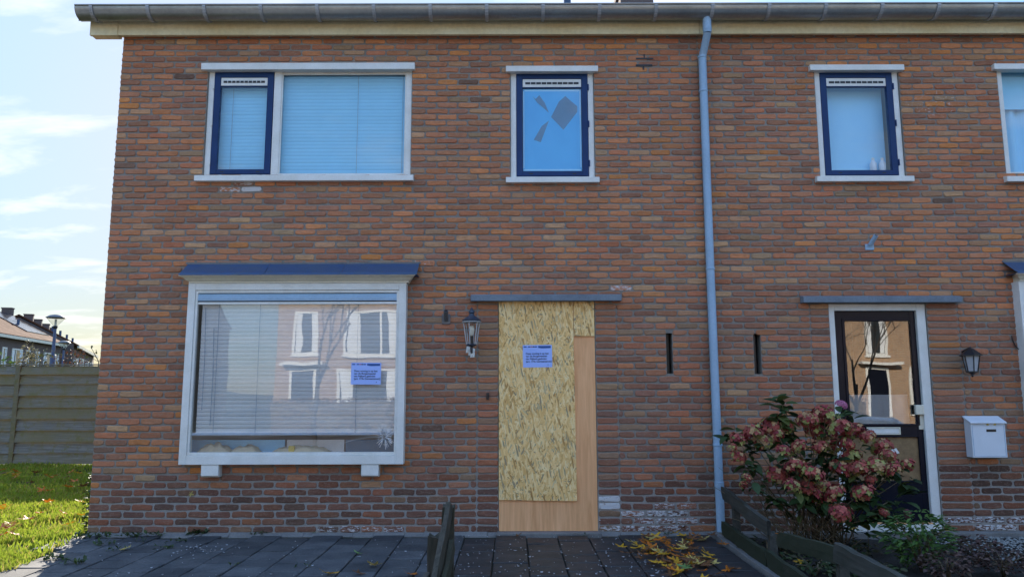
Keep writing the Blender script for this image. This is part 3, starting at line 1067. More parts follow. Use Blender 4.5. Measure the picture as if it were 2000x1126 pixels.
def room(parent, o, depth, m=None, name='interior'):
    x0, x1, z0, z1 = o
    b = MB()
    y0, y1 = D + .131, D + .131 + depth
    x0 -= .3; x1 += .3; z0 -= .3; z1 += .2
    b.quad((x0, y1, z0), (x1, y1, z0), (x1, y1, z1), (x0, y1, z1))
    b.quad((x0, y0, z0), (x0, y1, z0), (x0, y1, z1), (x0, y0, z1))
    b.quad((x1, y0, z0), (x1, y1, z0), (x1, y1, z1), (x1, y0, z1))
    b.quad((x0, y0, z0), (x1, y0, z0), (x1, y1, z0), (x0, y1, z0))
    b.quad((x0, y0, z1), (x1, y0, z1), (x1, y1, z1), (x0, y1, z1))
    return b.build(name, m or M['room'], parent, fix=False)


def sash(win, x0, x1, z0, z1, y, wl, wt_, wb, hinge_left, grille=True, glass='glass'):
    s = frame_ring(x0, x1, z0, z1, y, y + .055, wl, wl, wt_, wb).build('sash', M['navy'], win, bevel=.003)
    gx0, gx1, gz0, gz1 = x0 + wl, x1 - wl, z0 + wb, z1 - wt_
    if grille:
        gh = 0.095
        b = MB(); b.box(gx0 + .002, gx1 - .002, y + .004, y + .04, gz1 - gh, gz1 - .004)
        b.build('ventilation_grille', M['white'], win, bevel=.003)
        b = MB(); b.box(gx0 + .03, gx1 - .03, y + .0005, y + .006, gz1 - gh * .55 - .012, gz1 - gh * .55 + .012)
        b.build('grille_slot', M['black'], win)
        b = MB()
        nn = 10
        for k in range(1, nn):
            xx = gx0 + .03 + (gx1 - gx0 - .06) * k / nn
            b.box(xx - .003, xx + .003, y - .0015, y + .003, gz1 - gh * .55 - .012, gz1 - gh * .55 + .012)
        b.build('grille_bars', M['white'], win)
        gz1 -= gh + .01
        b = MB(); b.box(gx0, gx1, y + .01, y + .05, gz1, gz1 + .012); b.build('glazing_bar', M['navy'], win)
    MB().box(gx0, gx1, y + .020, y + .024, gz0, gz1).build('pane', M[glass], win)
    # hinges and drain slots
    hx = x0 - .006 if hinge_left else x1 + .006
    for t in (0.12, 0.5, 0.86):
        zz2 = z0 + (z1 - z0) * t
        b = MB(); b.tube([(hx, y - .004, zz2 - .035), (hx, y - .004, zz2 + .035)], .008, 8)
        b.build('hinge', M['white'] if hinge_left else M['navy'], win)
    for t in (.2, .8):
        xx = x0 + (x1 - x0) * t
        MB().box(xx - .02, xx + .02, y - .0015, y + .002, z0 + .02, z0 + .03).build('drain_slot', M['black'], win)
    return gx0, gx1, gz0, gz1


def upper_window(house, o, capx, sillx, cap_y, sill_y, label=None):
    """white timber frame in opening o, cap board above and sill below"""
    x0, x1, z0, z1 = o
    yf = D + 0.028
    f = frame_ring(x0 + .002, x1 - .002, z0 + .002, z1 - .002, yf, yf + .07, .062, .062, .035, .02)
    win = f.build('window', M['white'], house, bevel=.004)
    cz0, cz1 = W(capx[0], cap_y[1], -.05).z, W(capx[0], cap_y[0], -.05).z
    xa, xb = W(capx[0], cap_y[0], -.05).x, W(capx[1], cap_y[0], -.05).x
    MB().box(xa, xb, D - .05, D + .035, cz0, cz1).build('cap_board', M['white'], win, bevel=.004)
    sz0, sz1 = W(sillx[0], sill_y[1], -.06).z, W(sillx[0], sill_y[0], -.06).z
    xa, xb = W(sillx[0], sill_y[0], -.06).x, W(sillx[1], sill_y[0], -.06).x
    MB().prism([(D - .06, sz0), (D - .06, sz1 - .004), (D + .06, sz1 + .022), (D + .06, sz0)], 'x', xa, xb).build('sill', M['white'], win, bevel=.004)
    return win, yf


def venetian(label, x0, x1, z0, z1, y, pitch, cords, group=None, m=None):
    m = m or M['blind']
    t = thing('venetian_blind', ((x0 + x1) / 2, y, z0), label, 'blind', group)
    n = int((z1 - z0) / pitch)
    hw = pitch * 0.475
    me = None
    for i in range(n):
        zc = z1 - .03 - (i + .5) * pitch
        if zc < z0: break
        if me is None:
            b = MB()
            vs = []
            for xx in (0, x1 - x0):
                for k in range(5):
                    u = -1 + k / 2
                    vs.append((xx, -0.004 * u - 0.002 * (1 - u * u), hw * u))
            fs = [(k, k + 1, 6 + k, 5 + k) for k in range(4)]
            b.add(vs, fs)
            me = b.mesh('slat', m, smooth=True)
        o = bpy.data.objects.new('slat', me); COL.objects.link(o); o.parent = t
        o.location = Vector((x0, y, zc)) - org(t)
        o.rotation_euler = (rnd.uniform(-.05, .05), rnd.uniform(-.0008, .0008), 0)
    MB().box(x0, x1, y - .02, y + .02, z1 - .03, z1).build('head_rail', m, t)
    MB().box(x0, x1, y - .012, y + .012, z0, z0 + .015).build('bottom_rail', m, t)
    for c in cords:
        b = MB(); xx = x0 + (x1 - x0) * c
        b.tube([(xx, y - .022, z0), (xx, y - .022, z1 - .01)], .0022, 6)
        b.build('cord', M['blind_cord'], t)
    return t


# wide upstairs window
win, yf = upper_window(house_L, op_A, (393, 810), (379, 807), (123, 136), (341.5, 353))
xm0, xm1 = W(530.5, 240).x, W(545, 240).x
MB().box(xm0, xm1, yf + .001, yf + .068, op_A[2] + .022, op_A[3] - .037).build('mullion', M['white'], win, bevel=.004)
gx0, gx1, gz0, gz1 = sash(win, op_A[0] + .068, xm0 - .004, op_A[2] + .026, op_A[3] - .040, yf - .006, .068, .062, .055, True)
venetian('pale blue slatted blind behind the narrow casement of the wide upstairs window', gx0 - .03, gx1 + .03, gz0 - .03, gz1 + .02, yf + .105, .0405, (.25,))
MB().box(xm1, op_A[1] - .064, yf + .03, yf + .034, op_A[2] + .022, op_A[3] - .037).build('pane', M['glass'], win)
fr = frame_ring(xm1 + .0005, op_A[1] - .0645, op_A[2] + .0225, op_A[3] - .0375, yf + .012, yf + .029, .014, .014, .03, .014).build('glazing_bead', M['white'], win)
venetian('broad pale blue slatted blind filling the large upstairs pane', xm1 - .02, op_A[1] - .04, op_A[2] + .025, op_A[3] - .05, yf + .105, .0405, (.60, .95))
room(win, op_A, 1.0)

# small upstairs window with torn film
win, yf = upper_window(house_L, op_B, (988, 1168), (988, 1171), (128.5, 139.5), (345, 356))
gx0, gx1, gz0, gz1 = sash(win, op_B[0] + .066, op_B[1] - .066, op_B[2] + .026, op_B[3] - .040, yf - .006, .068, .062, .055, False)
film = thing('window_film', ((gx0 + gx1) / 2, yf + .03, gz0), 'blue film with torn grey patches inside the small upstairs window above the boarded door', 'film')
MB().box(gx0 + .004, gx1 - .004, yf + .024, yf + .026, gz0 + .004, gz1 - .004).build('sheet', M['film'], film)
crop = lambda x, y: W(900 + x / 2.815, y / 2.815, .03)
for poly in ([(395, 525), (412, 541), (432, 520), (462, 562), (485, 617), (455, 590), (420, 560)],
             [(575, 525), (640, 580), (641, 612), (600, 665), (565, 710), (497, 640), (540, 555)],
             [(485, 660), (440, 778), (402, 765), (445, 690)]):
    pts = [crop(*p) for p in poly]
    MB().prism([(p.x, p.z) for p in pts], 'y', yf + .0222, yf + .0236).build('torn_patch', M['film_torn'], film)
b = MB()
for q in range(4):
    e = [(gx0 + .012, gz0 + .012, gx1 - .012, gz0 + .03), (gx0 + .006, gz0 + .04, gx0 + .018, gz1 - .03), (gx1 - .02, gz0 + .05, gx1 - .008, gz1 - .02), (gx0 + .02, gz1 - .03, gx1 - .02, gz1 - .012)][q]
    b.box(e[0], e[2], yf + .0226 + .0001 * q, yf + .0238, e[1], e[3])
b.build('tape_edge', M['frosted'], film)
room(win, op_B, 1.0)

# small upstairs window of the neighbour: frosted, two bottles behind
win, yf = upper_window(house_R, op_C, (1582, 1766), (1596, 1786), (126, 137), (343, 354))
gx0, gx1, gz0, gz1 = sash(win, op_C[0] + .066, op_C[1] - .066, op_C[2] + .026, op_C[3] - .040, yf - .006, .068, .062, .055, False)
b = MB(); b.box(gx0 - .02, gx1 + .02, yf + .16, yf + .165, gz0 - .04, gz1 + .05)
b.build('frosted_sheet', M['frosted'], win)
room(win, op_C, 1.0)
for k, (px, lab) in enumerate(((1707, 'pale bottle on the sill inside the frosted upstairs window, nearer its middle'), (1725, 'pale bottle on the sill inside the frosted upstairs window, nearer its blue frame'))):
    q = W(px, 332, .12)
    t = thing('bottle', (q.x, D + .13, gz0 + .001), lab, 'bottle', 'bottles behind the frosted window')
    b = MB(); b.lathe([(.032, 0), (.036, .01), (.036, .10), (.02, .13), (.013, .14)], (q.x, D + .13, gz0 + .001), 14); smooth_by_angle(b.build('body', M['mailbox'], t))
    b = MB(); b.lathe([(.016, .14), (.016, .165), (.006, .17)], (q.x, D + .13, gz0 + .001), 12); b.build('cap', M['white'], t)
MB().box(gx0 - .05, gx1 + .05, yf + .072, yf + .158, gz0 - .03, gz0).build('inner_sill', M['white'], win)

# neighbour's wide window, cut by the picture edge
w4 = op_D[1] - op_D[0]
x0p, x1p = op_D[0] - .05, op_D[1] + .05
yf = D + .028
win = frame_ring(op_D[0] + .002, op_D[1] - .002, op_D[2] + .002, op_D[3] - .002, yf, yf + .07, .062, .062, .035, .02).build('window', M['white'], house_R, bevel=.004)
zc1, zc0 = W(1960, 124, -.05).z, W(1960, 135, -.05).z
MB().box(W(1942, 130, -.05).x, op_D[1] + .06, D - .05, D + .035, zc0, zc1).build('cap_board', M['white'], win, bevel=.004)
zs1, zs0 = W(1970, 343, -.06).z, W(1970, 354, -.06).z
MB().prism([(D - .06, zs0), (D - .06, zs1 - .004), (D + .06, zs1 + .022), (D + .06, zs0)], 'x', W(1967, 343, -.06).x, op_D[1] + .07).build('sill', M['white'], win, bevel=.004)
MB().box(op_D[0] + .064, op_D[1] - .064, yf + .03, yf + .034, op_D[2] + .022, op_D[3] - .037).build('pane', M['glass'], win)
room(win, op_D, 1.0)
ct = thing('curtain', (op_D[0] + .6, D + .2, op_D[2]), 'pale blue hanging curtain in the upstairs window at the picture edge', 'curtain')
b = MB(); n = 80
for i in range(n + 1):
    xx = op_D[0] - .05 + (w4 + .1) * i / n
    yy = D + .22 + .025 * math.sin(i * 1.1) + .01 * math.sin(i * .37)
    b.v += [(xx, yy, op_D[2] - .05), (xx, yy, op_D[3] - .42)]; b.c += [(1, 1, 1, 0)] * 2
    if i: b.f.append((2 * i - 2, 2 * i, 2 * i + 1, 2 * i - 1))
b.build('cloth', M['frosted'], ct, smooth=True, fix=False)
MB().box(op_D[0] - .05, op_D[1] + .05, D + .16, D + .165, op_D[3] - .44, op_D[3] + .02).build('upper_blind', M['blind'], ct)


# ------------------------------------------------------------------ bay windows
def bay(house, o, dx, broken):
    P = 0.11                        # how far the box stands out
    y0 = D - P
    x0, x1 = W(358, 730, -P).x + dx, W(790.5, 730, -P).x + dx
    z1, z0 = W(580, 552, -P).z, W(580, 906.5, -P).z
    fw = .075
    win = frame_ring(x0, x1, z0, z1, y0, D + .02, fw, fw, fw, fw + .015).build('bay_window', M['white'], house, bevel=.004)
    xi0, xi1, zi0, zi1 = x0 + fw, x1 - fw, z0 + fw + .015, z1 - fw
    frame_ring(xi0 + .001, xi1 - .001, zi0 + .001, zi1 - .001, y0 + .012, y0 + .05, .024, .024, .028, .03).build('glazing_bead', M['white'], win, bevel=.003)
    gx0, gx1, gz0, gz1 = xi0 + .025, xi1 - .025, zi0 + .031, zi1 - .029
    # ventilation bar across the top of the glass
    MB().prism([(y0 + .012, gz1 - .082), (y0 + .012, gz1 - .055), (y0 + .026, gz1 - .006), (y0 + .07, gz1 - .004), (y0 + .07, gz1 - .082)], 'x', gx0, gx1).build('ventilation_bar', M['pipe'], win, bevel=.002)
    MB().box(gx0, gx1, y0 + .02, y0 + .06, gz1 - .118, gz1 - .094).build('glazing_bar', M['white'], win, bevel=.002)
    MB().box(gx0, gx1, y0 + .03, y0 + .05, gz1 - .0935, gz1 - .0825).build('bar_gap', M['black'], win)
    gz1 -= .119
    MB().box(gx0, gx1, y0 + .030, y0 + .034, gz0, gz1).build('pane', M['glass_bay'], win)
    # cornice and lead apron
    cx0, cx1 = W(348, 540, -.2).x + dx, W(811, 540, -.2).x + dx
    cz1, cz0 = W(580, 536, -.2).z, z1
    prof = [(D + .005, cz0 - .001), (y0 - .012, cz0 - .001), (y0 - .012, cz0 + .016), (y0 - .03, cz0 + .022), (y0 - .055, cz0 + .045), (y0 - .09, cz0 + .062), (y0 - .09, cz1), (D + .005, cz1)]
    b = MB()
    # mitred returns: each profile point is offset sideways as far as it stands out
    n = len(prof)
    outs = [max(0, (y0 - q[0])) for q in prof]
    mx = max(outs)
    vs = [(cx0 + (mx - outs[k]), q[0], q[1]) for k, q in enumerate(prof)] + [(cx1 - (mx - outs[k]), q[0], q[1]) for k, q in enumerate(prof)]
    b.add(vs, [tuple(range(n)), tuple(range(2 * n - 1, n - 1, -1))] + [(i, i + n, (i + 1) % n + n, (i + 1) % n) for i in range(n)])
    b.build('cornice', M['cream'], win, bevel=.002)
    lz1 = W(580, 514, -.02).z
    seams = [cx0 + .005, W(522, 525, -.1).x + dx, W(671, 525, -.1).x + dx, cx1 + .02]
    for k in range(3):
        xa, xb = seams[k], seams[k + 1] - .004
        b = MB(); nx = 14
        r_ = random.Random(k + 3)
        for i in range(nx + 1):
            xx = xa + (xb - xa) * i / nx
            j = lambda: r_.uniform(-.003, .003)
            for (yy, zz3) in ((y0 - .098, cz1 - .004), (y0 - .098 + j(), cz1 + .010 + j()), (y0 - .05 + j(), cz1 + .035 + j()), (D - .03 + j(), lz1 - .02 + j()), (D - .004, lz1 + j())):
                b.v.append((xx, yy, zz3)); b.c.append((1, 1, 1, 0))
            if i:
                a = 5 * (i - 1)
                b.f += [(a + q, a + 5 + q, a + 6 + q, a + 1 + q) for q in range(4)]
        b.build('lead_apron', M['lead'], win, smooth=True)
    MB().box(cx0 + .003, cx1 + .018, y0 - .09, D - .002, cz1 + .0002, cz1 + .004).build('apron_board', M['lead'], win)
    b = MB()
    b.prism([(D - .012, lz1 - .006), (D - .012, lz1 + .016), (D + .02, lz1 + .02), (D + .02, lz1 - .006)], 'x', cx0 - .01, cx1 + .03)
    b.build('mortar_fillet', M['concrete'], win)
    for px in (411, 723):
        q = W(px, 919, -.08)
        MB().prism([(D + .01, z0 - .002), (y0 + .008, z0 - .002), (y0 + .008, z0 - .11), (y0 + .03, z0 - .125), (D + .01, z0 - .125)], 'x', q.x - .088 + dx, q.x + .088 + dx).build('support_block', M['white'], win, bevel=.004)
    room(win, o, 2.6)
    MB().box(xi0 - .05, xi1 + .05, D - .04, D + .30, zi0 - .03, zi0 + .004).build('inner_sill', M['white'], win, bevel=.003)
    return win, (gx0, gx1, gz0, gz1), y0


win, (gx0, gx1, gz0, gz1), y0 = bay(house_L, op_E, 0, True)
# splintered star in the lower corner of the pane
c = W(751, 852, -.11 + .03)
b = MB()
cr_ = random.Random(4)
for k in range(64):
    a = cr_.uniform(0, 2 * math.pi)
    l0, l1 = cr_.uniform(.004, .045), cr_.uniform(.05, .13)
    if abs(math.sin(a)) < .35: l1 *= .75
    p, q = (c.x + l0 * math.cos(a) * .8, c.z + l0 * math.sin(a)), (c.x + l1 * math.cos(a) * .8, c.z + l1 * math.sin(a))
    b.beam((p[0], y0 + .0285, p[1]), (q[0], y0 + .0285, q[1]), .0022, cr_.uniform(.002, .0055), up=(0, 0, 1) if abs(math.cos(a)) > .5 else (1, 0, 0))
for rr in (.03, .055, .08):
    a = 0
    while a < 6.28:
        d_ = cr_.uniform(.25, .6)
        if cr_.random() < .6:
            p, q = (c.x + rr * math.cos(a) * .8, c.z + rr * math.sin(a)), (c.x + rr * 1.03 * math.cos(a + d_) * .8, c.z + rr * 1.03 * math.sin(a + d_))
            b.beam((p[0], y0 + .0287, p[1]), (q[0], y0 + .0287, q[1]), .002, .003, up=(0, 1, 0))
        a += d_
pts = [W(660, 868, -.08), W(690, 858, -.08), W(720, 853, -.08), W(742, 852, -.08)]
for k in range(3):
    b.beam((pts[k].x, y0 + .0287, pts[k].z), (pts[k + 1].x, y0 + .0287, pts[k + 1].z), .002, .003, up=(0, 1, 0))
b.build('impact_crack', M['crack'], win)

# vertical lamella curtain behind the glass and clutter on the sill
zb0 = W(580, 846, -.04).z
lam = venetian('closed white slatted blind hanging behind the cracked bay window', gx0 + .03, gx1 + .005, zb0, gz1 + .03, D - .035, .041, (.09, .30, .80), None, M['net'])
MB().box(gx0 - .02, gx1 + .02, D - .062, D - .056, zb0 - .014, zb0 + .010).build('lower_bar', M['pipe'], lam, bevel=.002)
for px, py0, py1 in ((402, 600, 800), (418, 640, 830)):
    b = MB(); p, q = W(px, py0, -.06), W(px - 8, py1, -.06)
    b.tube([(p.x, D - .06, p.z), ((p.x + q.x) / 2 + .01, D - .06, (p.z + q.z) / 2), (q.x, D - .06, q.z)], .003, 6)
    b.build('bead_chain', M['blind_cord'], lam)
for i, (px, w_, h_, lab) in enumerate(((420, .34, .13, 'crumpled beige cloth on the sill at the far left of the bay window'), (480, .28, .10, 'flat beige cloth on the bay window sill beside the crumpled one'), (588, .60, .09, 'long beige cloth in the middle of the bay window sill'))):
    q = W(px, 880, .16)
    b = MB(); nx, ny = 16, 8
    for a in range(nx + 1):
        for c_ in range(ny + 1):
            u, v = a / nx * 2 - 1, c_ / ny * 2 - 1
            e = max(0, 1 - u ** 4) * max(0, 1 - v ** 4)
            b.v.append((q.x + u * w_ / 2, D + .17 + v * .1, gz0 - .02 + e * h_ * (.6 + .5 * mnoise.noise(Vector((u * 3 + i, v * 3, i))))))
            b.c.append((1, 1, 1, 0))
    for a in range(nx):
        for c_ in range(ny):
            s_ = a * (ny + 1) + c_
            b.f.append((s_, s_ + ny + 1, s_ + ny + 2, s_ + 1))
    o = b.build('crumpled_cloth', M['clutter'], None, smooth=True)
    tag(o, lab, 'cloth', 'cloths on the bay window sill')
q = W(570, 872, .1)
b = MB(); b.box(q.x - .03, q.x + .03, D + .08, D + .12, gz0 - .03, gz0 + .05)
tag(b.build('small_carton', M['yellow'], None, bevel=.003), 'small ochre carton on the middle of the bay window sill', 'carton')
for xa_, xb_, m_, lab in ((675, 778, 'film_torn', 'dark blue panel added inside the bay window behind the cracked corner'), (560, 672, 'net', 'pale panel added to lighten the bay window strip behind the long cloth'), (372, 556, 'frosted', 'pale blue panel added to lighten the bay window strip behind the crumpled cloth')):  # panels added to lighten and tint the dark strip below the blind
    pa_, pb_ = W(xa_, 870, .3), W(xb_, 870, .3)
    b = MB(); b.box(pa_.x, pb_.x, D + .30, D + .315, gz0 - .25, gz0 + (.16 if m_ == 'lead' else .10))
    tag(b.build('added_panel', M[m_], None, bevel=.002), lab, 'board', 'added panels inside the bay window')
bay(house_R, op_H, eshift, False)

# ------------------------------------------------------------------ doorways
def lintel(house, xl, xr, yt, yb):
    a, c = W(xl, yt, -.09), W(xr, yt, -.09)
    z0, z1 = W((xl + xr) / 2, yb, -.09).z, W((xl + xr) / 2, yt, -.09).z
    b = MB(); b.prism([(D - .09, z0), (D - .09, z1 - .006), (D + .01, z1 + .012), (D + .01, z0 + .004)], 'x', a.x, c.x)
    return b.build('door_lintel', M['slab'], house, bevel=.004)


lintel(house_L, 919, 1214, 574, 587)
lintel(house_R, 1569, 1879, 577, 590)

# boarded doorway: dark recess, plywood sheet, strand board over it
x0, x1, z0, z1 = op_F
room(house_L, (x0 + .25, x1 - .25, .3, z1 - .25), .5, name='doorway_recess')
MB().box(x0 - .02, x1 + .02, D - .11, D + .13, -.03, .022).build('doorstep', M['concrete'], house_L, bevel=.005)
pw = MB(); pw.box(x0 + .005, x1 - .003, D + .012, D + .030, .024, z1 - .004)
ply = thing('plywood_sheet', ((x0 + x1) / 2, D + .03, .024), 'pinkish plywood sheet filling the doorway behind the strand board', 'board')
pw.build('sheet', M['plywood'], ply, bevel=.0015)
screws = [W(1159, 690), W(1164, 802), W(979, 1020), W(1072, 1032), W(1164, 1028), W(1150, 900)]
for s in screws:
    b = MB(); b.lathe([(.007, 0), (.004, .002)], (0, 0, 0), 8)
    o = b.build('screw', M['pale_metal'], ply); o.location = Vector((min(s.x, x1 - .015), D + .012, max(s.z, .05))) - org(ply); o.rotation_euler = (R(90), 0, 0)
xo1 = W(1122, 780, -.0).x
zo0 = W(1050, 977, 0).z
osb = thing('strand_board', (x0 + .3, D, zo0), 'tall strand board panel screwed over the boarded doorway, notice on it', 'board', 'strand boards on the doorway')
b = MB(); b.prism([(x0 + .004, zo0 + .01), (xo1 - .05, zo0 - .004), (xo1 + .012, zo0), (xo1 - .003, z1 - .004), (x0 + .004, z1 - .003)], 'y', D - .007, D + .0115)
b.build('panel', M['osb'], osb, bevel=.001)
zo1 = W(1140, 656).z
osb2 = thing('strand_board', (x1 - .1, D, zo1), 'small strand board offcut at the top corner of the boarded doorway', 'board', 'strand boards on the doorway')
b = MB(); b.box(xo1 + .004, x1 - .006, D - .005, D + .0115, zo1, z1 - .004)
o = b.build('panel', M['osb'], osb2, bevel=.001)
for t_, xa_, zlist in ((osb, (x0 + .02, xo1 - .02), (zo0 + .03, (zo0 + z1) / 2, z1 - .03)),):
    for sx in xa_:
        for zz4 in zlist:
            b = MB(); b.lathe([(.006, 0), (.003, .0015)], (0, 0, 0), 8)
            o = b.build('screw', M['grey_metal'], t_); o.location = Vector((sx, D - .007, zz4)) - org(t_); o.rotation_euler = (R(90), 0, 0)


def text_mesh(body, size, name):
    cu = bpy.data.curves.new(name, 'FONT')
    cu.body = body
    cu.size = size
    cu.offset = 0.0006
    tmp = bpy.data.objects.new('tmp', cu)
    COL.objects.link(tmp)
    dg = bpy.context.evaluated_depsgraph_get()
    me = bpy.data.meshes.new_from_object(tmp.evaluated_get(dg))
    bpy.data.objects.remove(tmp)
    return me


LINES = ['Deze woning is op last', 'van de Burgemeester', 'van Nijkerk gesloten', '(art. 174a Gemeentewet)']
TXT = [text_mesh(l, 0.0265, 'lettering') for l in LINES]
SIG = text_mesh('//', 0.016, 'lettering')
for me in TXT + [SIG]:
    me.materials.clear(); me.materials.append(M['ink'])


def notice(x0, x1, z0, z1, y, label, rot=0.0):
    t = thing('paper_notice', (x0, y, z0), label, 'notice', 'closure notices')
    w, h = x1 - x0, z1 - z0
    b = MB(); nx, nz = 8, 6
    for i in range(nx + 1):
        for k in range(nz + 1):
            u, v = i / nx, k / nz
            b.v.append((x0 + u * w, y - .0012 - .002 * (u - .5) ** 2 * (1 - v), z0 + v * h)); b.c.append((1, 1, 1, 0))
    for i in range(nx):
        for k in range(nz):
            a = i * (nz + 1) + k
            b.f.append((a, a + nz + 1, a + nz + 2, a + 1))
    p = b.build('paper', M['notice'], t, fix=False)
    s = p.modifiers.new('thickness', 'SOLIDIFY'); s.thickness = .0006; s.offset = -1
    yy = y - .0024
    m = .035 * w / .3
    MB().prism([(x0 + w * .53, z1 - h * .045), (x0 + w * .53, z1 - h * .125), (x0 + w * .66, z1 - h * .15), (x0 + w * .96, z1 - h * .14), (x0 + w * .96, z1 - h * .045)], 'y', yy, yy + .0004).build('printed_band', M['ink_blue'], t)
    for a, c, mm in ((.03, .13, 'ink_blue'), (.18, .26, 'ink_blue'), (.27, .33, 'ink_red'), (.34, .40, 'ink'), (.41, .49, 'ink_blue')):
        MB().box(x0 + w * a, x0 + w * c, yy, yy + .0004, z1 - h * .105, z1 - h * .055).build('printed_band', M[mm], t)
    for i, me in enumerate(TXT):
        o = bpy.data.objects.new('lettering', me); COL.objects.link(o); o.parent = t
        o.location = Vector((x0 + w * .10, yy, z1 - h * (.42 + .118 * i))) - org(t)
        o.rotation_euler = (R(90), 0, 0)
        o.scale = (w / .31,) * 3
    o = bpy.data.objects.new('lettering', SIG); COL.objects.link(o); o.parent = t
    o.location = Vector((x0 + w * .84, yy, z0 + h * .08)) - org(t); o.rotation_euler = (R(90), 0, 0)
    t.rotation_euler = (0, rot, 0)
    return t


q = rect(1021.5, 1078.5, 673.5, 717, 695, -.007)
notice(q[0], q[1], q[2], q[3], D - .0075, 'blue-white paper notice with black text on the strand board door panel', R(-.6))
q = rect(685.5, 744, 707.5, 750, 729, -.08)
notice(q[0], q[1], q[2], q[3], D - .11 + .0295, 'blue-white paper notice with black text on the bay window pane', R(.4))

# neighbour's door
x0, x1, z0, z1 = op_G
fx0, fx1 = x0 + .003, x1 - .003
fy = D + .02
jw = .075
dr = MB()
dr.box(fx0, fx0 + jw * .8, fy, fy + .10, .0, z1 - .003)
dr.box(fx1 - jw * 1.25, fx1, fy, fy + .10, .0, z1 - .003)
dr.box(fx0 + jw * .8, fx1 - jw * 1.25, fy, fy + .10, z1 - .075, z1 - .003)
dr.box(fx0 + jw * .8, fx1 - jw * 1.25, fy - .02, fy + .10, .0, .085)
dframe = dr.build('door_frame', M['white'], house_R, bevel=.004)
MB().box(x0 - .1, x1 + .1, D - .05, D + .13, -.05, -.002).build('doorstep', M['concrete'], house_R)
MB().box(fx0 + jw * .8, fx1 - jw * 1.25, fy - .016, fy + .02, .086, .098).build('threshold', M['plywood'], dframe)
lx0, lx1, lz0, lz1 = fx0 + jw * .8 + .003, fx1 - jw * 1.25 - .003, .10, z1 - .079
ly = fy + .035
gz1 = W(1713, 627, .06).z; gz0 = W(1713, 827, .06).z
pz1 = W(1740, 853, .06).z; pz0 = W(1740, 938, .06).z
gx0, gx1 = W(1655, 725, .06).x, W(1783, 725, .06).x - .0
px0, px1 = W(1668, 895, .06).x, W(1789, 895, .06).x
b = MB()
b.box(lx0, gx0, ly, ly + .04, lz0, lz1)
b.box(gx1, lx1, ly, ly + .04, lz0, lz1)
b.box(gx0, gx1, ly, ly + .04, gz1, lz1)
b.box(gx0, gx1, ly, ly + .04, pz1, gz0)
b.box(gx0, gx1, ly, ly + .04, lz0, pz0)
b.box(gx0, px0, ly + .001, ly + .039, pz0, pz1)
door = b.build('door', M['door_black'], house_R, bevel=.002)
frame_ring(gx0 - .03, gx1 + .03, gz0 - .02, gz1 + .03, ly - .010, ly - .0005, .028, .028, .028, .018).build('glazing_bead', M['door_black'], door, bevel=.003)
frame_ring(px0 - .015, gx1 + .015, pz0 - .015, pz1 + .015, ly - .008, ly - .0005, .014, .014, .014, .014).build('panel_bead', M['door_black'], door, bevel=.002)
MB().box(gx0 - .002, gx1 + .002, ly + .012, ly + .018, gz0 - .002, gz1 + .002).build('pane', M['glass_door'], door)
MB().box(px0 + .0, gx1 + .0, ly + .014, ly + .026, pz0, pz1).build('lower_panel', M['chipboard'], door)
bb = W(1752, 884, .055)
MB().prism([(bb.x - .06, bb.z + .03), (bb.x + .0, bb.z + .05), (bb.x + .03, bb.z + .0), (bb.x - .03, bb.z - .02)], 'y', ly + .008, ly + .012).build('paper_scrap', M['white'], door)
q = rect(1693, 1758.5, 833.5, 848, 840, .05)
lp = frame_ring(q[0], q[1], q[2], q[3], ly - .012, ly - .0002, .012, .012, .012, .012).build('letter_plate', M['cream'], door, bevel=.002)
MB().box(q[0] + .014, q[1] - .014, ly - .007, ly - .001, q[2] + .014, q[3] - .014).build('letter_flap', M['white'], door, bevel=.002)
q = rect(1797, 1807, 800, 838, 819, .04)
MB().box(q[0] - .012, q[1] + .008, ly - .010, ly - .0003, q[2], q[3] + .02).build('handle_plate', M['cream'], door, bevel=.003)
q2 = rect(1787, 1803, 790, 809, 800, .03)
MB().box(q2[0], q2[1], ly - .045, ly - .0102, q2[2], q2[3]).build('handle', M['cream'], door, bevel=.006)
b = MB(); qq = W(1802, 822, .04); b.lathe([(.008, 0), (.008, .003)], (0, 0, 0), 10); o = b.build('keyhole', M['black'], door); o.location = Vector((qq.x, ly - .0102, qq.z)) - org(house_R); o.rotation_euler = (R(90), 0, 0)
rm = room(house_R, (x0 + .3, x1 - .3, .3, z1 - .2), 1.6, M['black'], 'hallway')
b = MB(); n = 30
hz0, hz1 = W(1713, 835, .4).z, W(1713, 770, .4).z
for i in range(n + 1):
    xx = lx0 + (lx1 - lx0) * i / n
    yy = D + .30 + .012 * math.sin(i * 1.3)
    b.v += [(xx, yy, hz0 - .1), (xx, yy, hz1)]; b.c += [(1, 1, 1, 0)] * 2
    if i: b.f.append((2 * i - 2, 2 * i, 2 * i + 1, 2 * i - 1))
ct = thing('half_curtain', ((lx0 + lx1) / 2, D + .3, hz0 - .1), 'grey half curtain behind the glass of the black door', 'curtain')
b.build('cloth', M['room'], ct, smooth=True, fix=False)

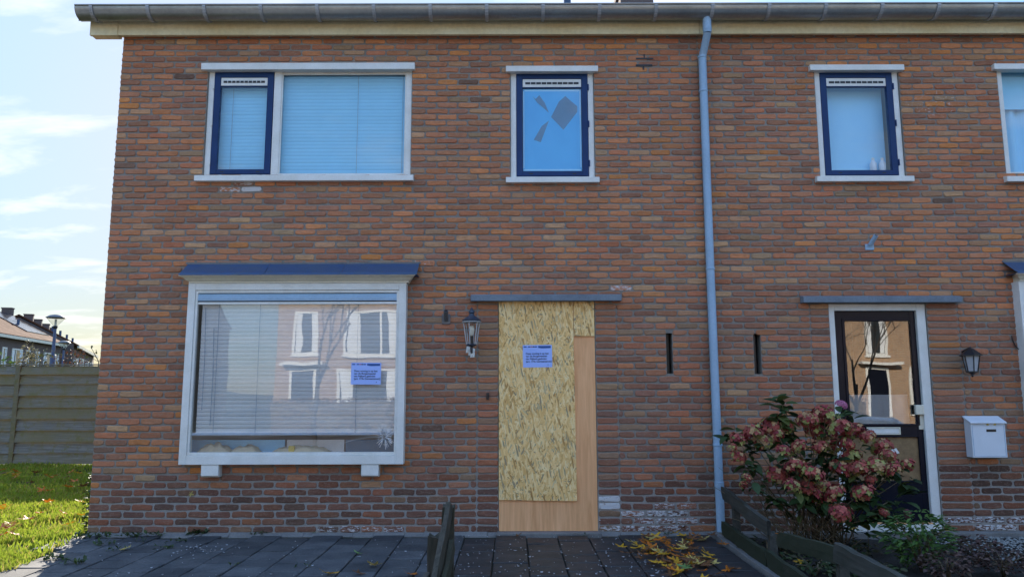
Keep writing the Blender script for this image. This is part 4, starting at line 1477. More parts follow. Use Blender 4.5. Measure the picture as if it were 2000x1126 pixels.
# vent slots and the open joints high on the wall
for o_, h_ in ((op_S1, house_L), (op_S2, house_R)):
    b = MB()
    b.quad((o_[0] - .01, D + .16, o_[2] - .01), (o_[1] + .01, D + .16, o_[2] - .01), (o_[1] + .01, D + .16, o_[3] + .01), (o_[0] - .01, D + .16, o_[3] + .01))
    b.box(o_[0] + .004, o_[0] + .034, D + .055, D + .10, o_[2] - .004, o_[3] + .004)
    b.build('vent_slot', M['post_wood'] if h_ is house_L else M['black'], h_, fix=False)
b = MB()
for (xa, xb, ya, yb) in ((1242, 1276, 113, 116), (1242, 1274, 126, 129), (1257, 1259.5, 106, 113), (1255.5, 1258, 129, 136)):
    q = rect(xa, xb, ya, yb, (ya + yb) / 2, -.004)
    b.box(q[0], q[1], D - .0045, D + .02, q[2], q[3])
b.build('open_joint', M['black'], house_L)

# ------------------------------------------------------------------ downpipe
zt = GZ - GR * .75
pb = Vector((W(1372, 120, -.07).x, D - .07, 0))
xt = W(1380, 45, -.2).x
ztop_el = W(1380, 66, -.2).z
zb_el = W(1372, 112, -.07).z
dp = thing('downpipe', (pb.x, D - .07, 0), 'blue-grey drainpipe down the front between the two doors', 'drainpipe')
pr = .0425
b = MB(); b.tube([(xt, GY, zt), (xt, GY, ztop_el + .03), (xt, GY, ztop_el)], [pr * 1.08, pr * 1.08, pr * 1.02], 18); smooth_by_angle(b.build('outlet', M['pipe'], dp))
b = MB(); b.tube([(xt, GY + .005, ztop_el + .012), (xt, GY + .02, ztop_el - .015), (pb.x + .01, D - .085, zb_el + .05), (pb.x, D - .07, zb_el), (pb.x, D - .07, zb_el - .05)], pr * .97, 18); smooth_by_angle(b.build('swan_neck', M['pipe'], dp), 60)
z_b = .03
b = MB(); b.tube([(pb.x, D - .07, zb_el + .004), (pb.x - .004, D - .07, 2.6), (pb.x, D - .07, z_b)], pr, 20); smooth_by_angle(b.build('pipe', M['pipe'], dp))
for py, hh in ((70, .03), (112, .02), (178, .016), (525, .016), (868, .02), (946, .06)):
    if py == 70:
        cx_, cy_, zc = xt, GY, W(1380, 58, -.2).z
    else:
        cx_, cy_, zc = pb.x - (.003 if 100 < py < 600 else 0), D - .07, W(1385, py, -.07).z
    b = MB(); b.lathe([(pr + .001, -hh / 2 - .004), (pr + .0055, -hh / 2), (pr + .0055, hh / 2), (pr + .001, hh / 2 + .004)], (cx_, cy_, zc), 20)
    smooth_by_angle(b.build('collar', M['pipe'], dp))
    if py > 120:
        MB().box(cx_ - .012, cx_ + .012, D - .034, D + .012, zc - .015, zc + .015).build('wall_clip', M['pipe'], dp)

# ------------------------------------------------------------------ small things on the wall
def flag_holder(px, py_t, py_b, label, plate):
    a, c = W(px, py_t, -.06), W(px, py_b, -.02)
    t = thing('flagpole_holder', (c.x, D, c.z), label, 'bracket', 'flagpole holders')
    if plate:
        MB().box(c.x - .045, c.x + .045, D - .014, D - .002, c.z, c.z + .11).build('plate', M['grey_metal'], t, bevel=.008)
    else:
        MB().box(c.x - .05, c.x + .045, D - .014, D - .002, c.z - .01, c.z + .055).build('plate', M['pipe'], t, bevel=.005)
    b = MB()
    p0_, p1_ = Vector((c.x, D - .025, c.z + .045)), Vector((c.x + (.005 if plate else .03), D - .10, a.z))
    b.tube([p0_, p1_], .024, 14); smooth_by_angle(b.build('socket', M['grey_metal'] if plate else M['pipe'], t))
    dv_ = (p1_ - p0_).normalized()
    b = MB(); b.tube([p1_ + dv_ * .0005, p1_ + dv_ * .001], .018, 12); b.build('bore', M['black'], t)


flag_holder(871, 607, 633, 'grey metal flagpole holder on the wall left of the old lantern', True)
flag_holder(1700, 461, 486, 'pale blue-grey flagpole holder above the black door', False)

# doorbell
q = W(952.5, 773, -.01)
t = thing('doorbell', (q.x, D, q.z), 'tiny black doorbell beside the boarded doorway', 'doorbell')
MB().box(q.x - .014, q.x + .014, D - .018, D - .001, q.z - .035, q.z + .035).build('plate', M['black'], t, bevel=.003)
b = MB(); b.lathe([(.007, 0), (.005, .004)], (0, 0, 0), 10); o = b.build('button', M['white'], t); o.location = (0, -.018, -.004); o.rotation_euler = (R(90), 0, 0)

# old open lantern, standing up from a round wall plate
q = W(921, 686, -.08)
cxl, cyl = W(921, 650, -.16).x, D - .16
Z = lambda py: W(921, py, -.16).z
lan = thing('wall_lantern', (q.x, D, q.z), 'old blue-black open lantern with pale rods and bare bulb beside the boarded door', 'wall lamp', 'wall lamps')
b = MB(); b.lathe([(.058, 0), (.058, .012), (.045, .025), (.02, .032)], (0, 0, 0), 20); o = smooth_by_angle(b.build('wall_plate', M['lantern_blue'], lan)); o.location = Vector((q.x, D - .001, q.z)) - org(lan); o.rotation_euler = (R(90), 0, 0)
b = MB(); b.tube([(q.x, D - .03, q.z - .005), (q.x, D - .10, q.z - .005), (cxl, cyl, Z(682)), (cxl, cyl, Z(674))], .014, 10); smooth_by_angle(b.build('arm', M['lantern_blue'], lan))
b = MB()
for dx_, dz_, s_ in ((-.03, .02, .03), (.0, .0, .035), (.01, -.035, .024), (-.012, .035, .02)):
    b.add([(q.x + dx_ - s_, D - .062, q.z + dz_ - s_ * 1.1), (q.x + dx_ + s_ * .8, D - .066, q.z + dz_ - s_), (q.x + dx_ + s_, D - .058, q.z + dz_ + s_ * .9), (q.x + dx_ - s_ * .7, D - .064, q.z + dz_ + s_ * 1.2), (q.x + dx_, D - .075, q.z + dz_)], [(0, 1, 4), (1, 2, 4), (2, 3, 4), (3, 0, 4)])
b.build('torn_tape', M['white'], lan)
zb_, zt_ = Z(672), Z(628)
b = MB(); b.lathe([(.012, zb_ - .03), (.05, zb_ - .012), (.055, zb_), (.03, zb_ + .008)], (cxl, cyl, 0), 12); smooth_by_angle(b.build('base_ring', M['lantern_blue'], lan))
for k in range(6):
    a = k * math.pi / 3 + .26
    b = MB(); b.tube([(cxl + .052 * math.cos(a), cyl + .052 * math.sin(a), zb_), (cxl + .085 * math.cos(a), cyl + .085 * math.sin(a), zt_)], .006, 6)
    b.build('rod', M['pale_metal'], lan)
b = MB(); b.lathe([(.098, zt_ - .008), (.10, zt_), (.085, zt_ + .008)], (cxl, cyl, 0), 18); b.build('upper_ring', M['pale_metal'], lan)
ft = Z(600)
b = MB(); b.lathe([(.095, zt_ + .008), (.098, zt_ + .018), (.06, zt_ + .045), (.03, zt_ + .065), (.022, zt_ + .085), (.032, zt_ + .095), (.03, zt_ + .11), (.012, zt_ + .125), (.014, ft - .015), (.004, ft)], (cxl, cyl, 0), 18)
smooth_by_angle(b.build('roof_cap', M['lantern_blue'], lan), 50)
b = MB(); b.lathe([(.018, zb_ + .008), (.018, zb_ + .085)], (cxl, cyl, 0), 12); b.build('bulb_socket', M['black'], lan)
b = MB(); b.lathe([(.013, zb_ + .085), (.018, zb_ + .10), (.03, zb_ + .14), (.03, zb_ + .165), (.018, zb_ + .19), (.004, zb_ + .196)], (cxl, cyl, 0), 14); smooth_by_angle(b.build('bulb', M['cream'], lan), 80)

# neighbour's black lantern hanging from an arm
q = W(1880, 687, -.03)
lb = thing('wall_lantern', (q.x, D, q.z), 'small black hanging lantern with clouded panes beside the black door', 'wall lamp', 'wall lamps')
cx2, cy2 = W(1897, 705, -.16).x, D - .16
Z = lambda py: W(1897, py, -.16).z
b = MB(); b.lathe([(.045, 0), (.045, .012), (.03, .03), (.012, .035)], (0, 0, 0), 18); o = smooth_by_angle(b.build('wall_plate', M['black'], lb)); o.location = (0, -.001, 0); o.rotation_euler = (R(90), 0, 0)
b = MB(); b.tube([(q.x, D - .03, q.z), (q.x + .01, D - .08, q.z + .02), (cx2, cy2 + .02, Z(680)), (cx2, cy2, Z(684))], .013, 10); smooth_by_angle(b.build('arm', M['black'], lb))
zt_, zm_, zb_ = Z(681), Z(694), Z(727)
b = MB(); b.lathe([(.004, zt_ + .025), (.012, zt_ + .01), (.03, zt_), (.055, zt_ - .02), (.105, zm_ + .004), (.105, zm_ - .004)], (cx2, cy2, 0), 6, a0=.3); b.build('roof_cap', M['black'], lb)
b = MB(); b.lathe([(.075, zm_ - .006), (.048, zb_ + .012)], (cx2, cy2, 0), 6, a0=.3); b.build('panes', mat('clouded pane', (0.45, 0.47, 0.5), 0.25, 0.08, 9), lb)
for k in range(6):
    a = .3 + k * math.pi / 3
    b = MB(); b.tube([(cx2 + .08 * math.cos(a), cy2 + .08 * math.sin(a), zm_), (cx2 + .052 * math.cos(a), cy2 + .052 * math.sin(a), zb_ + .01)], .006, 6); b.build('rod', M['black'], lb)
b = MB(); b.lathe([(.058, zb_ + .014), (.058, zb_ + .004), (.03, zb_ - .006), (.012, zb_ - .02), (.014, zb_ - .03), (.004, zb_ - .045)], (cx2, cy2, 0), 6, a0=.3); b.build('base_cup', M['black'], lb)

# letter box on the wall
q = rect(1899, 1966, 826, 893, 860, -.12)
mb = thing('letter_box', ((q[0] + q[1]) / 2, D, q[2]), 'pale blue-white metal letter box with sloping lid on the wall', 'letter box')
MB().prism([(D - .002, q[2]), (D - .115, q[2]), (D - .115, q[3] - .004), (D - .002, q[3] + .05)], 'x', q[0], q[1]).build('body', M['mailbox'], mb, bevel=.003)
MB().prism([(D - .002, q[3] + .052), (D - .135, q[3] - .002), (D - .135, q[3] + .012), (D - .002, q[3] + .072)], 'x', q[0] - .012, q[1] + .010).build('lid', M['mailbox'], mb, bevel=.003)
frame_ring(q[0] + .012, q[1] - .012, q[2] + .014, q[3] - .02, D - .118, D - .1152, .003, .003, .003, .003).build('door_edge', M['pipe'], mb)
s = rect(1927, 1946, 837.5, 842.5, 840, -.12)
MB().box(s[0], s[1], D - .1175, D - .1152, s[2], s[3]).build('viewing_slot', M['black'], mb)
s = W(1936.5, 829.5, -.12)
b = MB(); b.lathe([(.009, 0), (.007, .005)], (0, 0, 0), 12); o = b.build('lock', M['grey_metal'], mb); o.location = Vector((s.x, D - .115, s.z)) - org(mb); o.rotation_euler = (R(90), 0, 0)
for sg in (-1, 1):
    MB().prism([(s.x + sg * .018, s.z + .002), (s.x + sg * .035, s.z + .016), (s.x + sg * .05, s.z + .012), (s.x + sg * .045, s.z - .008)], 'y', D - .1165, D - .1153).build('yellow_emblem', M['yellow'], mb)

# loose cable
b = MB(); pts = [W(x, y, -.012) for x, y in ((1976, 655), (1978, 664), (1983, 675), (1992, 684), (2004, 690), (2030, 697), (2060, 700))]
b.tube(pts, .0055, 8)
tag(smooth_by_angle(b.build('cable', M['black'], None)), 'loose black cable drooping on the brick wall above the letter box', 'cable')

# ------------------------------------------------------------------ low broken fences between the front gardens
def rough_plank(p, q, w, h, m, name, parent, seed, up=(0, 0, 1), cut=0.02):
    r_ = random.Random(seed)
    p, q = Vector(p), Vector(q)
    t = (q - p); L_ = t.length; t.normalize()
    s = t.cross(Vector(up)).normalized(); u = s.cross(t).normalized()
    n = max(3, int(L_ / .12))
    b = MB()
    sec = ((-1, -1), (0, -1.02), (1, -1), (1.02, 0), (1, 1), (0, 1.02), (-1, 1), (-1.02, 0))
    for i in range(n + 1):
        c = p + t * (L_ * i / n)
        wob = Vector((r_.uniform(-1, 1), r_.uniform(-1, 1), r_.uniform(-1, 1))) * .004
        for a, e in sec:
            end = (r_.uniform(-cut, cut) if i in (0, n) else 0)
            b.v.append(tuple(c + wob + t * end + s * (a * w / 2 + r_.uniform(-.003, .003)) + u * (e * h / 2 + r_.uniform(-.003, .003))))
            b.c.append((1, 1, 1, 0))
    k = len(sec)
    for i in range(n):
        for j in range(k):
            b.f.append((i * k + j, i * k + (j + 1) % k, (i + 1) * k + (j + 1) % k, (i + 1) * k + j))
    b.f.append(tuple(range(k - 1, -1, -1))); b.f.append(tuple(n * k + j for j in range(k)))
    return b.build(name, m, parent)


lf = thing('low_fence', (XF, 5.0, 0), 'old dark split-wood fence end standing on the path before the boarded door', 'fence', 'low garden fences')
yA = 5.45
pA = AT(875, 982, yA)
pB = AT(849, 1046, yA - .22)
rough_plank((pA.x, yA, -.1), (pA.x + .004, yA, pA.z), .085, .075, M['post_wood'], 'post', lf, 1, up=(0, 1, 0))
pL = AT(847, 1044, yA - .16)
rough_plank((pL.x, yA - .16, -.1), (pL.x, yA - .16, pL.z), .075, .07, M['post_wood'], 'post', lf, 2, up=(0, 1, 0))
# slanting splintered rails seen end-on
a1, a2 = AT(878, 992, yA - .06), AT(850, 1140, 4.95)
rough_plank((a1.x, yA - .06, a1.z), (a2.x, 4.95, a2.z), .035, .11, M['post_wood'], 'rail', lf, 3)
a1, a2 = AT(884, 1062, yA - .05), AT(868, 1140, 5.0)
rough_plank((a1.x, yA - .05, a1.z), (a2.x, 5.0, a2.z), .03, .10, M['post_wood'], 'rail', lf, 4)
rough_plank((pL.x - .02, 4.3, -.1), (pL.x - .02, 4.3, .34), .085, .075, M['post_wood'], 'post', lf, 5, up=(0, 1, 0))
rough_plank((pL.x - .005, 5.0, .22), (pL.x - .03, 4.25, .24), .03, .10, M['post_wood'], 'rail', lf, 6)

XB = XE + .03
rf = thing('low_fence', (XB, 6.5, 0), 'dark mossy broken plank fence in front of the hydrangea', 'fence', 'low garden fences')


def onx(px, py, x):
    """point of the plane x = const seen at a pixel"""
    r = ray(px, py); t = x / r.x
    return Vector((x, r.y * t, CAMZ + r.z * t))


def pt(px, py, x=None):
    return onx(px, py, x if x is not None else XB)


for (a, c, ww, hh, sd) in (((1414, 962), (1500, 1030), .04, .11, 11), ((1522, 1052), (1637, 1083), .04, .105, 12), ((1636, 1078), (1790, 1160), .045, .115, 13),
                           ((1414, 1030), (1500, 1092), .04, .12, 14), ((1500, 1090), (1640, 1190), .04, .13, 15)):
    p, q = pt(*a), pt(*c)
    if sd == 11: p.y = min(p.y, D - .05)
    rough_plank(p, q, ww, hh, M['rail_wood'], 'rail', rf, sd)
for (px, pyt, sd) in ((1437, 983, 21), (1508, 1040, 22), (1642, 1068, 23)):
    p = pt(px, pyt, XB + .045)
    rough_plank((p.x, p.y, -.1), (p.x, p.y, p.z), .06, .06, M['rail_wood'], 'post', rf, sd, up=(0, 1, 0))

# concrete edging strip, laid in lengths
ed = thing('edging_strip', (XE, 6.4, 0), 'narrow grey concrete edging between path and planted bed', 'edging')
yy = D - .06
while yy > PAVE_Y0:
    b = MB(); b.box(XE - .028, XE + .028, yy - .98, yy, -.1, .028 + rnd.uniform(-.006, .006))
    o = b.build('edging_block', M['concrete'], ed, bevel=.005)
    yy -= .995
b = MB(); b.box(XE + .3, XR, D - .10, D - .005, -.05, .018)
tag(b.build('wall_footing', M['concrete'], None, bevel=.006), kind='structure')

# ------------------------------------------------------------------ garden fence beyond the lawn
YF = G(100, 906).y
ZF = AT(100, 712.5, YF).z
zs_px = [712.5, 728, 748, 770, 793, 815, 838, 860, 882, 903]
xp = AT(31, 800, YF).x


def fence_panel(x0, x1, label, seed):
    t = thing('garden_fence', ((x0 + x1) / 2, YF, 0), label, 'fence', 'garden fence panels')
    r_ = random.Random(seed)
    zz = [AT(100, p, YF).z for p in zs_px]
    for k in range(len(zz) - 1):
        za, zb2 = zz[k], zz[k + 1]
        yo = 0.0 if k % 2 == 0 else .012
        dz = r_.uniform(-.006, .006)
        n = 10
        b = MB()
        for i in range(n + 1):
            xx = x0 + (x1 - x0) * i / n
            w1, w2 = r_.uniform(-.004, .004), r_.uniform(-.004, .004)
            b.v += [(xx, YF - .050 + yo, zb2 - .022 + dz + w1), (xx, YF - .002 + yo, za - .012 + dz + w2), (xx, YF + .012 + yo, za - .012 + dz + w2), (xx, YF - .036 + yo, zb2 - .022 + dz + w1)]
            b.c += [(1, 1, 1, 0)] * 4
            if i:
                a = 4 * (i - 1)
                b.f += [(a, a + 4, a + 5, a + 1), (a + 1, a + 5, a + 6, a + 2), (a + 2, a + 6, a + 7, a + 3), (a + 3, a + 7, a + 4, a)]
        b.f += [(0, 1, 2, 3), (4 * n + 3, 4 * n + 2, 4 * n + 1, 4 * n)]
        b.build('board', M['fence_wood'], t)
    MB().box(x0 - .0, x1, YF - .03, YF + .05, zz[0] - .004, zz[0] + .02).build('top_rail', M['fence_wood'], t, bevel=.004)
    for xx in (x0 + .02, (x0 + x1) / 2, x1 - .02):
        MB().box(xx - .02, xx + .02, YF + .026, YF + .05, zz[-1] - .02, zz[0] - .005).build('batten', M['fence_wood'], t)
    return t


fence_panel(xp + .05, XL + .3 + 1.6, 'weathered mossy fence panel reaching behind the brick corner', 31)
fence_panel(xp - 2.1, xp - .05, 'weathered fence panel at the picture edge beyond the lawn', 32)
fence_panel(xp - 4.2, xp - 2.2, 'weathered fence panel out of frame beyond the lawn', 33)
for xx, lab in ((xp, 'square grey fence post between the two garden fence panels'), (xp - 2.15, 'square grey fence post outside the picture beyond the lawn')):
    b = MB(); b.box(xx - .048, xx + .048, YF - .05, YF + .045, -.1, ZF + .0)
    tag(b.build('fence_post', M['fence_wood'], None, bevel=.006), lab, 'fence post', 'garden fence posts')

# ------------------------------------------------------------------ grass
def grass():
    r_ = random.Random(77)
    b = MB()
    v, f, c = b.v, b.f, b.c
    n = 0
    while n < 62000:
        y = PAVE_Y0 + 1.2 + (YF + .2 - PAVE_Y0 - 1.2) * r_.random() ** 1.15
        x = XL - .03 - r_.random() * (max(.6, .77 * y + XL + .1))
        if y < D - .02: x = XL + .5 - r_.random() * 1.9
        edge = XL + .17 * (D - y) - .02 + .10 * mnoise.noise(Vector((0, y * 2.7, 0)))
        if y < D - .05 and x > edge: continue
        if y > D - .05 and x > XL - .03: continue
        d = mnoise.noise(Vector((x * 1.7, y * 1.7, 2)))
        if d < -.15 and r_.random() < .8: continue
        h = r_.uniform(.025, .08) * (1 + .7 * max(0, d))
        w = r_.uniform(.004, .008) * (1 + .05 * y)
        a = r_.uniform(0, 6.283)
        dx, dy = math.cos(a) * w, math.sin(a) * w
        l = r_.uniform(.1, .8) * h
        a2 = r_.uniform(0, 6.283)
        lx, ly_ = math.cos(a2) * l, math.sin(a2) * l
        z = -.02 + .03 * mnoise.noise(Vector((x * 1.1, y * 1.1, 0)))
        k = len(v)
        v.extend(((x - dx, y - dy, z), (x + dx, y + dy, z), (x + lx * .45 + dx * .7, y + ly_ * .45 + dy * .7, z + h * .62), (x + lx * .45 - dx * .7, y + ly_ * .45 - dy * .7, z + h * .62), (x + lx, y + ly_, z + h)))
        f.extend(((k, k + 1, k + 2, k + 3), (k + 3, k + 2, k + 4)))
        g = r_.uniform(.75, 1.2)
        col = (.28 * g, .36 * g, .035 * g, 1) if r_.random() > .15 else (.42 * g, .36 * g, .09 * g, 1)
        c.extend([col] * 5)
        n += 1
    tag(b.build('grass', M['grassblade'], None, fix=False), 'lawn grass, shaded by the fence and sunlit in front', 'grass', kind='stuff')


grass()


# ------------------------------------------------------------------ leaf shapes
def leaf_geo(L_, Wd, fold=.25, curl=.2, n=4, teeth=0.0):
    """pointed oval leaf along +x, face up, folded on the midrib"""
    vs, fs = [], []
    for i in range(n + 1):
        u = i / n
        w = Wd * math.sin(math.pi * min(1, u * .93 + .05)) ** .8 / 2
        if teeth and i % 2: w *= 1 + teeth
        if i == n: w = .001
        z = -curl * L_ * u * u
        vs += [(u * L_, -w, z + fold * w), (u * L_, 0, z), (u * L_, w, z + fold * w)]
    for i in range(n):
        a = 3 * i
        fs += [(a, a + 3, a + 4, a + 1), (a + 1, a + 4, a + 5, a + 2)]
    return vs, fs


def orient(vs, p, yaw, pitch_, roll, s=1.0):
    mtx = Matrix.Translation(p) @ Matrix.Rotation(yaw, 4, 'Z') @ Matrix.Rotation(-pitch_, 4, 'Y') @ Matrix.Rotation(roll, 4, 'X')
    return [mtx @ (Vector(q) * s) for q in vs]


# ------------------------------------------------------------------ hydrangea
hy_r = random.Random(21)
base = Vector((2.80, 7.12, 0))
hyd = thing('hydrangea_bush', base, 'large hydrangea with faded pink and cream flower heads before the black door', 'shrub')
HEADS = [(1440, 858, 15), (1470, 845, 18), (1505, 832, 19), (1490, 862, 17), (1442, 890, 14), (1578, 820, 20), (1610, 812, 22), (1640, 835, 20), (1592, 842, 18), (1668, 842, 18), (1694, 852, 14), (1628, 862, 22), (1600, 872, 14),
         (1560, 872, 15), (1530, 880, 14), (1722, 872, 19), (1735, 890, 15), (1662, 892, 18), (1640, 915, 20), (1675, 915, 20), (1712, 908, 18), (1745, 915, 16), (1770, 908, 14), (1553, 908, 18), (1585, 925, 20), (1518, 925, 19),
         (1548, 948, 15), (1575, 950, 16), (1592, 966, 16), (1630, 962, 19), (1685, 962, 19), (1642, 1000, 19), (1458, 932, 9), (1452, 946, 8), (1726, 1000, 8), (1432, 872, 8), (1520, 850, 12), (1655, 865, 13), (1700, 935, 10), (1609, 947, 11), (1540, 835, 12)]
tips = []
head_me = []
for v_ in range(8):
    b = MB()
    nfl = 54
    for k in range(nfl):
        zz = 1 - 1.55 * (k + .5) / nfl
        a = k * 2.39996 + v_
        rr = math.sqrt(max(0, 1 - zz * zz))
        nrm = Vector((rr * math.cos(a), rr * math.sin(a), zz * .78 + .1)).normalized()
        rad = hy_r.uniform(.74, 1.16)
        cpt = Vector((rr * math.cos(a), rr * math.sin(a), zz * .78)) * rad
        t1 = nrm.orthogonal().normalized(); t1 = Matrix.Rotation(hy_r.uniform(0, 6.28), 3, nrm) @ t1
        t2 = nrm.cross(t1)
        k_ = hy_r.random() + .25 * math.sin(v_ * 1.7) * math.cos(a + v_) + (.22 if zz < 0 else -.06)
        if k_ < .46: col = (.38, .085, .065)
        elif k_ < .66: col = (.25, .035, .04)
        elif k_ < .86: col = (.50, .30, .14)
        else: col = (.34, .33, .10)
        g = hy_r.uniform(.75, 1.2)
        for q in range(4):
            d1 = (t1 * math.cos(q * 1.5708) + t2 * math.sin(q * 1.5708)); d2 = nrm.cross(d1)
            s = hy_r.uniform(.21, .30)
            gg = g * hy_r.uniform(.85, 1.15)
            tip = nrm * hy_r.uniform(-.04, .10)
            b.add([cpt, cpt + (d1 * .45 + d2 * .48) * s + nrm * .03, cpt + (d1 * .95 + d2 * .36) * s + tip, cpt + d1 * s * 1.16 + tip * 1.2, cpt + (d1 * .95 - d2 * .36) * s + tip, cpt + (d1 * .45 - d2 * .48) * s + nrm * .03], [(0, 1, 2, 3, 4, 5)], (col[0] * gg, col[1] * gg, col[2] * gg, 1))
    head_me.append(b.mesh('flower_head', M['petal']))
b = MB()
for k in range(40):     # one fresh pink head
    zz = 1 - 1.4 * (k + .5) / 40; a = k * 2.39996; rr = math.sqrt(max(0, 1 - zz * zz))
    nrm = Vector((rr * math.cos(a), rr * math.sin(a), zz * .7)); t1 = nrm.orthogonal().normalized(); t2 = nrm.normalized().cross(t1)
    for q in range(4):
        d1 = (t1 * math.cos(q * 1.5708 + k) + t2 * math.sin(q * 1.5708 + k)); d2 = nrm.normalized().cross(d1)
        b.add([nrm, nrm + (d1 * .5 + d2 * .45) * .27, nrm + d1 * .3, nrm + (d1 * .5 - d2 * .45) * .27], [(0, 1, 2, 3)], (.52, .17, .30, 1))
pink_me = b.mesh('flower_head', M['petal'])
core_m = mat('flower core', (0.10, 0.07, 0.04), 0.9, 0.2, 20)
HEADS.append((1643, 790, 11))
for i, (px, py, pr_) in enumerate(HEADS):
    dep = 7.02 - (py - 800) * .0022 + hy_r.uniform(-.14, .14)
    p = AT(px, py, dep)
    r_m = pr_ * dep / FPX * 1.06
    o = bpy.data.objects.new('flower_head', pink_me if py == 790 else hy_r.choice(head_me)); COL.objects.link(o); o.parent = hyd
    o.location = p - base
    o.scale = (r_m, r_m, r_m * hy_r.uniform(.85, 1.0))
    o.rotation_euler = (hy_r.uniform(.15, .7), hy_r.uniform(-.35, .35) + (px - 1600) * .0018, hy_r.uniform(0, 6))
    if py == 790: o['label'] = 'single fresh pink flower head'
    tips.append(p)
leafdark = [(0.038, 0.075, 0.022), (0.055, 0.10, 0.03), (0.028, 0.055, 0.02), (0.11, 0.13, 0.03)]
leaf_me = []
for k in range(6):
    vs, fs = leaf_geo(.13, .075, .3, hy_r.uniform(.15, .5), 5, .06)
    col = leafdark[k % 4]
    leaf_me.append(MB().add(vs, fs, (*col, 1)).mesh('leaf', M['foliage'], smooth=True))


def put_leaf(p, yaw, pit, roll, s):
    o = bpy.data.objects.new('leaf', hy_r.choice(leaf_me)); COL.objects.link(o); o.parent = hyd
    o.location = p - base
    o.matrix_basis = Matrix.Translation(Vector(p) - base) @ Matrix.Rotation(yaw, 4, 'Z') @ Matrix.Rotation(-pit, 4, 'Y') @ Matrix.Rotation(roll, 4, 'X') @ Matrix.Scale(s, 4)


for i, p in enumerate(tips):
    foot = base + Vector((hy_r.uniform(-.28, .3), hy_r.uniform(-.12, .12), -.03))
    mid = foot.lerp(p, .5) + Vector((hy_r.uniform(-.05, .05), hy_r.uniform(-.05, .05), .10))
    pts = []
    for k in range(7):
        u = k / 6
        pts.append((1 - u) ** 2 * foot + 2 * u * (1 - u) * mid + u * u * p)
    b = MB(); b.tube(pts, [.0065, .006, .0055, .005, .0045, .004, .0035], 5)
    b.build('stem', M['stem'], hyd, smooth=True, fix=False)
    for k in range(9):
        u = hy_r.uniform(.5, .97)
        q = (1 - u) ** 2 * foot + 2 * u * (1 - u) * mid + u * u * p
        put_leaf(q, hy_r.uniform(0, 6.28), hy_r.uniform(-.5, .4), hy_r.uniform(-.5, .5), hy_r.uniform(.55, 1.0))
# leafy shoots standing above the flowers, and the leafy flank by the door
for (px, py, n_, h_) in ((1527, 805, 26, .26), (1515, 835, 14, .12), (1470, 870, 14, .12), (1655, 815, 12, .12), (1700, 985, 26, .25), (1735, 1000, 20, .22), (1545, 855, 12, .1), (1607, 895, 9, .08), (1760, 950, 12, .15), (1430, 850, 10, .12), (1680, 1030, 18, .15), (1620, 985, 14, .2)):
    p = AT(px, py, 7.0 - max(0, py - 900) * .002)
    for k in range(n_):
        u = k / n_
        put_leaf(p + Vector((hy_r.uniform(-.06, .06) * (1 if py < 900 else 2), hy_r.uniform(-.05, .05), h_ * (u - .5))), k * 2.4 + hy_r.uniform(-.4, .4), hy_r.uniform(-.3, .6) + (.4 if u > .8 else 0), hy_r.uniform(-.4, .4), hy_r.uniform(.8, 1.3))
    b = MB(); b.tube([base + Vector((hy_r.uniform(-.1, .1), 0, 0)), base.lerp(p, .5) + Vector((0, 0, .08)), p + Vector((0, 0, h_ * .4))], [.006, .005, .003], 5)
    b.build('stem', M['stem'], hyd, smooth=True, fix=False)
# bare canes and dry grass stalks at the foot
for k in range(46):
    foot = base + Vector((hy_r.uniform(-.35, .4), hy_r.uniform(-.25, .1), -.02))
    tip = foot + Vector((hy_r.uniform(-.75, .25), hy_r.uniform(-.2, .12), hy_r.uniform(.25, .75)))
    mid = foot.lerp(tip, .5) + Vector((hy_r.uniform(-.02, .1), 0, .1))
    b = MB(); b.tube([(1 - u) ** 2 * foot + 2 * u * (1 - u) * mid + u * u * tip for u in (0, .25, .5, .75, 1)], [.0045, .004, .0035, .003, .0015], 4)
    b.build('stem', M['stem'], hyd, smooth=True, fix=False)


def leafy(name, label, cat, centre, rad, n, cols, lsize, m, seed, group=None, stems=6, kind=None, updown=.4, stem_m=None, shape=(.1, .055)):
    """a small plant: a few stems and a crown of separate leaves"""
    r_ = random.Random(seed)
    t = thing(name, centre, label, cat, group)
    b = MB()
    vs0, fs0 = leaf_geo(shape[0], shape[1], .3, .25, 3)
    for k in range(n):
        while True:
            q = Vector((r_.uniform(-1, 1), r_.uniform(-1, 1), r_.uniform(-1, 1)))
            if q.length < 1 and (mnoise.noise(q * 2.3 + Vector((seed, 0, 0))) > -.25): break
        p = Vector(centre) + Vector((q.x * rad[0], q.y * rad[1], rad[2] * (1 + q.z)))
        c = r_.choice(cols); g = r_.uniform(.7, 1.25)
        b.add(orient(vs0, p, math.atan2(q.y, q.x) + r_.uniform(-.8, .8), r_.uniform(-updown, updown + .3), r_.uniform(-.7, .7), lsize / .1 * r_.uniform(.7, 1.2)), fs0, (c[0] * g, c[1] * g, c[2] * g, 1))
    o = b.build('foliage', m, t, smooth=True, fix=False)
    for k in range(stems):
        a = r_.uniform(0, 6.28)
        b = MB(); b.tube([Vector(centre) + Vector((0, 0, -.03)), Vector(centre) + Vector((math.cos(a) * rad[0] * .3, math.sin(a) * rad[1] * .3, rad[2])), Vector(centre) + Vector((math.cos(a) * rad[0] * .7, math.sin(a) * rad[1] * .7, rad[2] * r_.uniform(1.3, 1.8)))], [.012 * lsize / .05, .008 * lsize / .05, .003 * lsize / .05], 5)
        b.build('stem', stem_m or M['stem'], t, smooth=True, fix=False)
    return t


